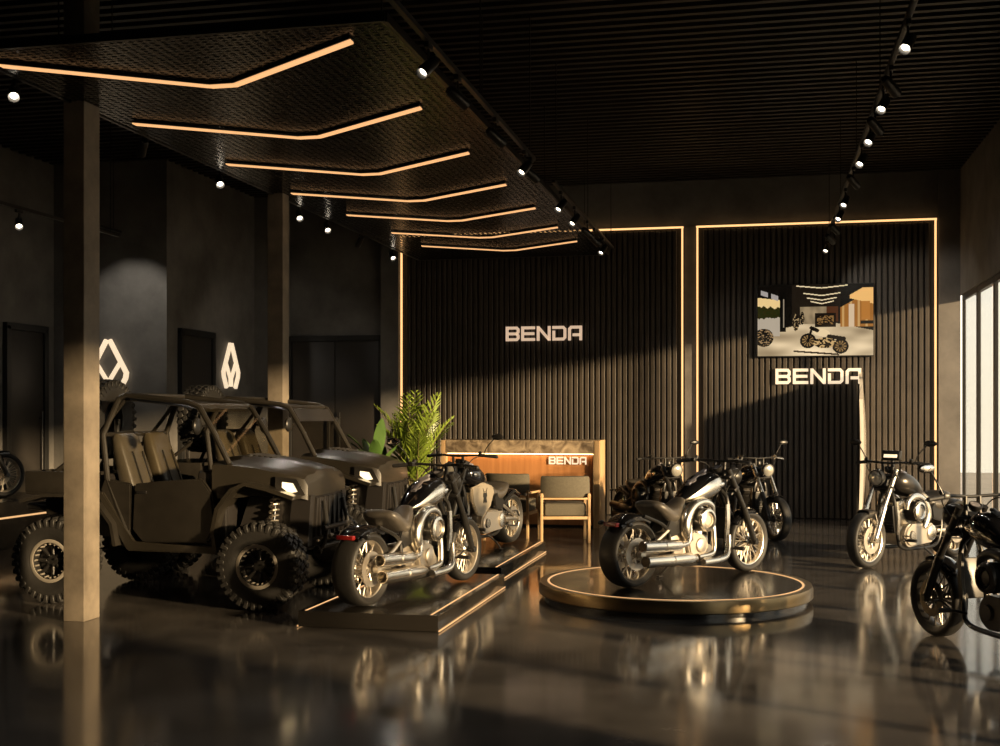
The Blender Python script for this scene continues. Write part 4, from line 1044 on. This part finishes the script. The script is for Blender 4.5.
# ------------------------------------------------------------------ track lighting
def aim_mat(d):
    q = Vector(d).normalized().to_track_quat('-Z', 'Y'); return q.to_matrix()
def track(label, x, y0, y1, z, rods):
    t = thing('lighting_track', label, 'lighting track', (x, (y0 + y1) / 2, z), 0); L = y1 - y0
    g = G(); g.box((0, 0, 0), (.04, L, .04), bev=.004); obj('rail', g, M_satin, t)
    for k in range(rods):
        yy = -L / 2 + .2 + (L - .4) * k / max(1, rods - 1); g = G(); g.cyl((0, yy, .02), (0, yy, ZC - z + .01), .006, n=6); obj('hanger_rod', g, M_satin, t)
def head(label, p, aim, lit, watts=6, spot=True, group='track spotlights'):
    """p: pivot just under the rail; aim: direction of the beam"""
    t = thing('track_spotlight', label, 'spotlight', p, 0, group); M = aim_mat(aim); d = Vector(aim).normalized()
    g = G(); g.box((0, 0, -.02), (.035, .12, .04), bev=.005); g.cyl((0, 0, -.04), (0, 0, -.12), .010, n=8); obj('mounting_arm', g, M_satin, t)
    c = V(0, 0, -.16)
    g = G(); g.lathe([(0, -.10), (.03, -.10), (.042, -.08), (.045, .09), (.042, .10), (.037, .09), (.028, .06)], c, d, 20); hs = obj('housing', g, M_satin, t)
    g = G(); g.lathe([(0, .068), (.027, .066), (.029, .06)], c, d, 16); obj('lens', g, M_lamp, hs)
    if spot:
        l = bpy.data.lights.new('spot_beam', 'SPOT'); l.energy = watts if lit else watts * 2.2; l.color = (1, .9, .76); l.spot_size = rad(70); l.spot_blend = .6; l.shadow_soft_size = .03
        o = bpy.data.objects.new('spot_beam', l); COL.objects.link(o); o.parent = t; o.location = c + d * .11; o.rotation_euler = M.to_euler()
def ray(px, py, z):
    """point at height z seen at that pixel"""
    d = (z - CH) * FPX / (HOR - py); lat = (px - 500) * d / FPX
    return V(d * -math.sin(YAW) + lat * math.cos(YAW), d * math.cos(YAW) + lat * math.sin(YAW), z)
ORD2 = ['nearest the camera', 'second', 'third', 'fourth', 'fifth', 'sixth', 'seventh', 'eighth', 'ninth', 'tenth', 'eleventh', 'twelfth', 'thirteenth']
def nth(i, n): return 'nearest the camera' if i == 0 else ('farthest from the camera' if i == n - 1 else ORD2[i] + ' from the near end')
def tohead(p): return V(-p.x, -p.y, CH + 1.0 - p.z)
# right track
ZT = 4.55; XT = 1.03
track('long black ceiling track nearest the windows with a row of spotlights', XT, 5.5, 19.4, ZT, 6)
hs = [(47, 1), (90, 0), (108, 1), (129, 0), (141, 1), (163, 1), (184, 0), (204, 1), (218, 1), (231, 0), (241, 0), (250, 1)]
for i, (py, lit) in enumerate(hs):
    d = (4.34 - CH) * FPX / (HOR - py); y = (d + XT * math.sin(YAW)) / math.cos(YAW)
    aim = V(-.35, -.75, -.75) if lit else V(.5, .6, -.45)
    head('%s black spotlight on the windowside track, %s' % ('lit' if lit else 'turned away', nth(i, len(hs))), (XT, y, ZT - .02), aim, lit, 20)
# track along the raft's edge in two lengths
XT2 = -2.23; ZT2 = 4.27
track('near length of black ceiling track along the right edge of the raft', XT2, 5.0, 11.85, ZT2, 4)
track('far length of black ceiling track along the right edge of the raft', XT2, 13.0, 18.4, ZT2, 3)
hs = [(74, 1), (104, 0), (143, 0), (173, 1), (196, 0), (210, 1), (224, 1), (237, 0), (244, 0), (253, 1)]
for i, (py, lit) in enumerate(hs):
    d = (4.04 - CH) * FPX / (HOR - py); y = (d + XT2 * math.sin(YAW)) / math.cos(YAW)
    if 11.85 < y < 13.0: y = 11.7
    aim = V(-.35, -.75, -.75) if lit else V(.5, .6, -.45)
    head('%s black spotlight beside the right edge of the raft, %s' % ('lit' if lit else 'turned away', nth(i, len(hs))), (XT2, y, ZT2 - .02), aim, lit, 20)
XT3 = -5.70; ZT3 = 4.40
track('black ceiling track along the left edge of the raft above the buggies', XT3, 6.5, 19.3, ZT3, 5)
hs = [(95, 1), (150, 0), (183, 1), (217, 1), (229, 1), (243, 0), (257, 1)]
for i, (py, lit) in enumerate(hs):
    d = (4.2 - CH) * FPX / (HOR - py); y = min(19.1, (d + XT3 * math.sin(YAW)) / math.cos(YAW))
    aim = V(.45, -.75, -.65) if lit else V(-.5, .6, -.45)
    head('%s black spotlight beside the left edge of the raft, %s' % ('lit' if lit else 'turned away', nth(i, len(hs))), (XT3, y, ZT3 - .02), aim, lit, 20)
XT4 = -8.4; ZT4 = 4.1
track('short black track hung on rods near the left wall', XT4, 8.0, 14.6, ZT4, 3)
head('lit spotlight on the short track by the left wall', (XT4, 12.4, ZT4 - .02), V(.5, -.7, -.6), 1, 14)
track('short black track in front of the niche wall', -9.4, 15.2, 16.4, 4.45, 2)
head('black spotlight turned onto the niche wall above the glowing diamond', (-9.4, 15.5, 4.43), V(-.05, .75, -.55), 1, 62)
# ------------------------------------------------------------------ daylight: low warm sun through the windows, hazy sky
sun = bpy.data.lights.new('sun', 'SUN'); sun.energy = 12.0; sun.color = (1.0, .70, .395); sun.angle = rad(2.6)
so = bpy.data.objects.new('sun', sun); COL.objects.link(so)
az, el = rad(-27), rad(8.4)
ts = V(math.cos(az) * math.cos(el), math.sin(az) * math.cos(el), math.sin(el))
so.rotation_euler = (-ts).to_track_quat('-Z', 'Y').to_euler(); so.location = (20, 0, 10)
w = bpy.data.worlds.new('sky'); S.world = w; w.use_nodes = True; nt = w.node_tree; bg = nt.nodes['Background']
tc = nt.nodes.new('ShaderNodeTexCoord'); sx = nt.nodes.new('ShaderNodeSeparateXYZ'); cr = nt.nodes.new('ShaderNodeValToRGB')
nt.links.new(tc.outputs['Generated'], sx.inputs[0]); nt.links.new(sx.outputs['Z'], cr.inputs[0])
e = cr.color_ramp.elements; e[0].position = 0; e[0].color = (1.0, .88, .70, 1); e[1].position = .5; e[1].color = (.62, .62, .62, 1); n = e.new(.12); n.color = (1.0, .93, .80, 1)
nt.links.new(cr.outputs[0], bg.inputs[0]); bg.inputs[1].default_value = 1.6
# portals in the window band guide the sky light
for k in range(3):
    l = bpy.data.lights.new('window_portal', 'AREA'); l.shape = 'RECTANGLE'; L = (YB - WY0) / 3; l.size = L; l.size_y = WT - .1; l.cycles.is_portal = True
    o = bpy.data.objects.new('window_portal', l); COL.objects.link(o); o.location = (XR + .2, WY0 + L * (k + .5), (WT + .1) / 2); o.rotation_euler = V(-1, 0, 0).to_track_quat('-Z', 'Z').to_euler()
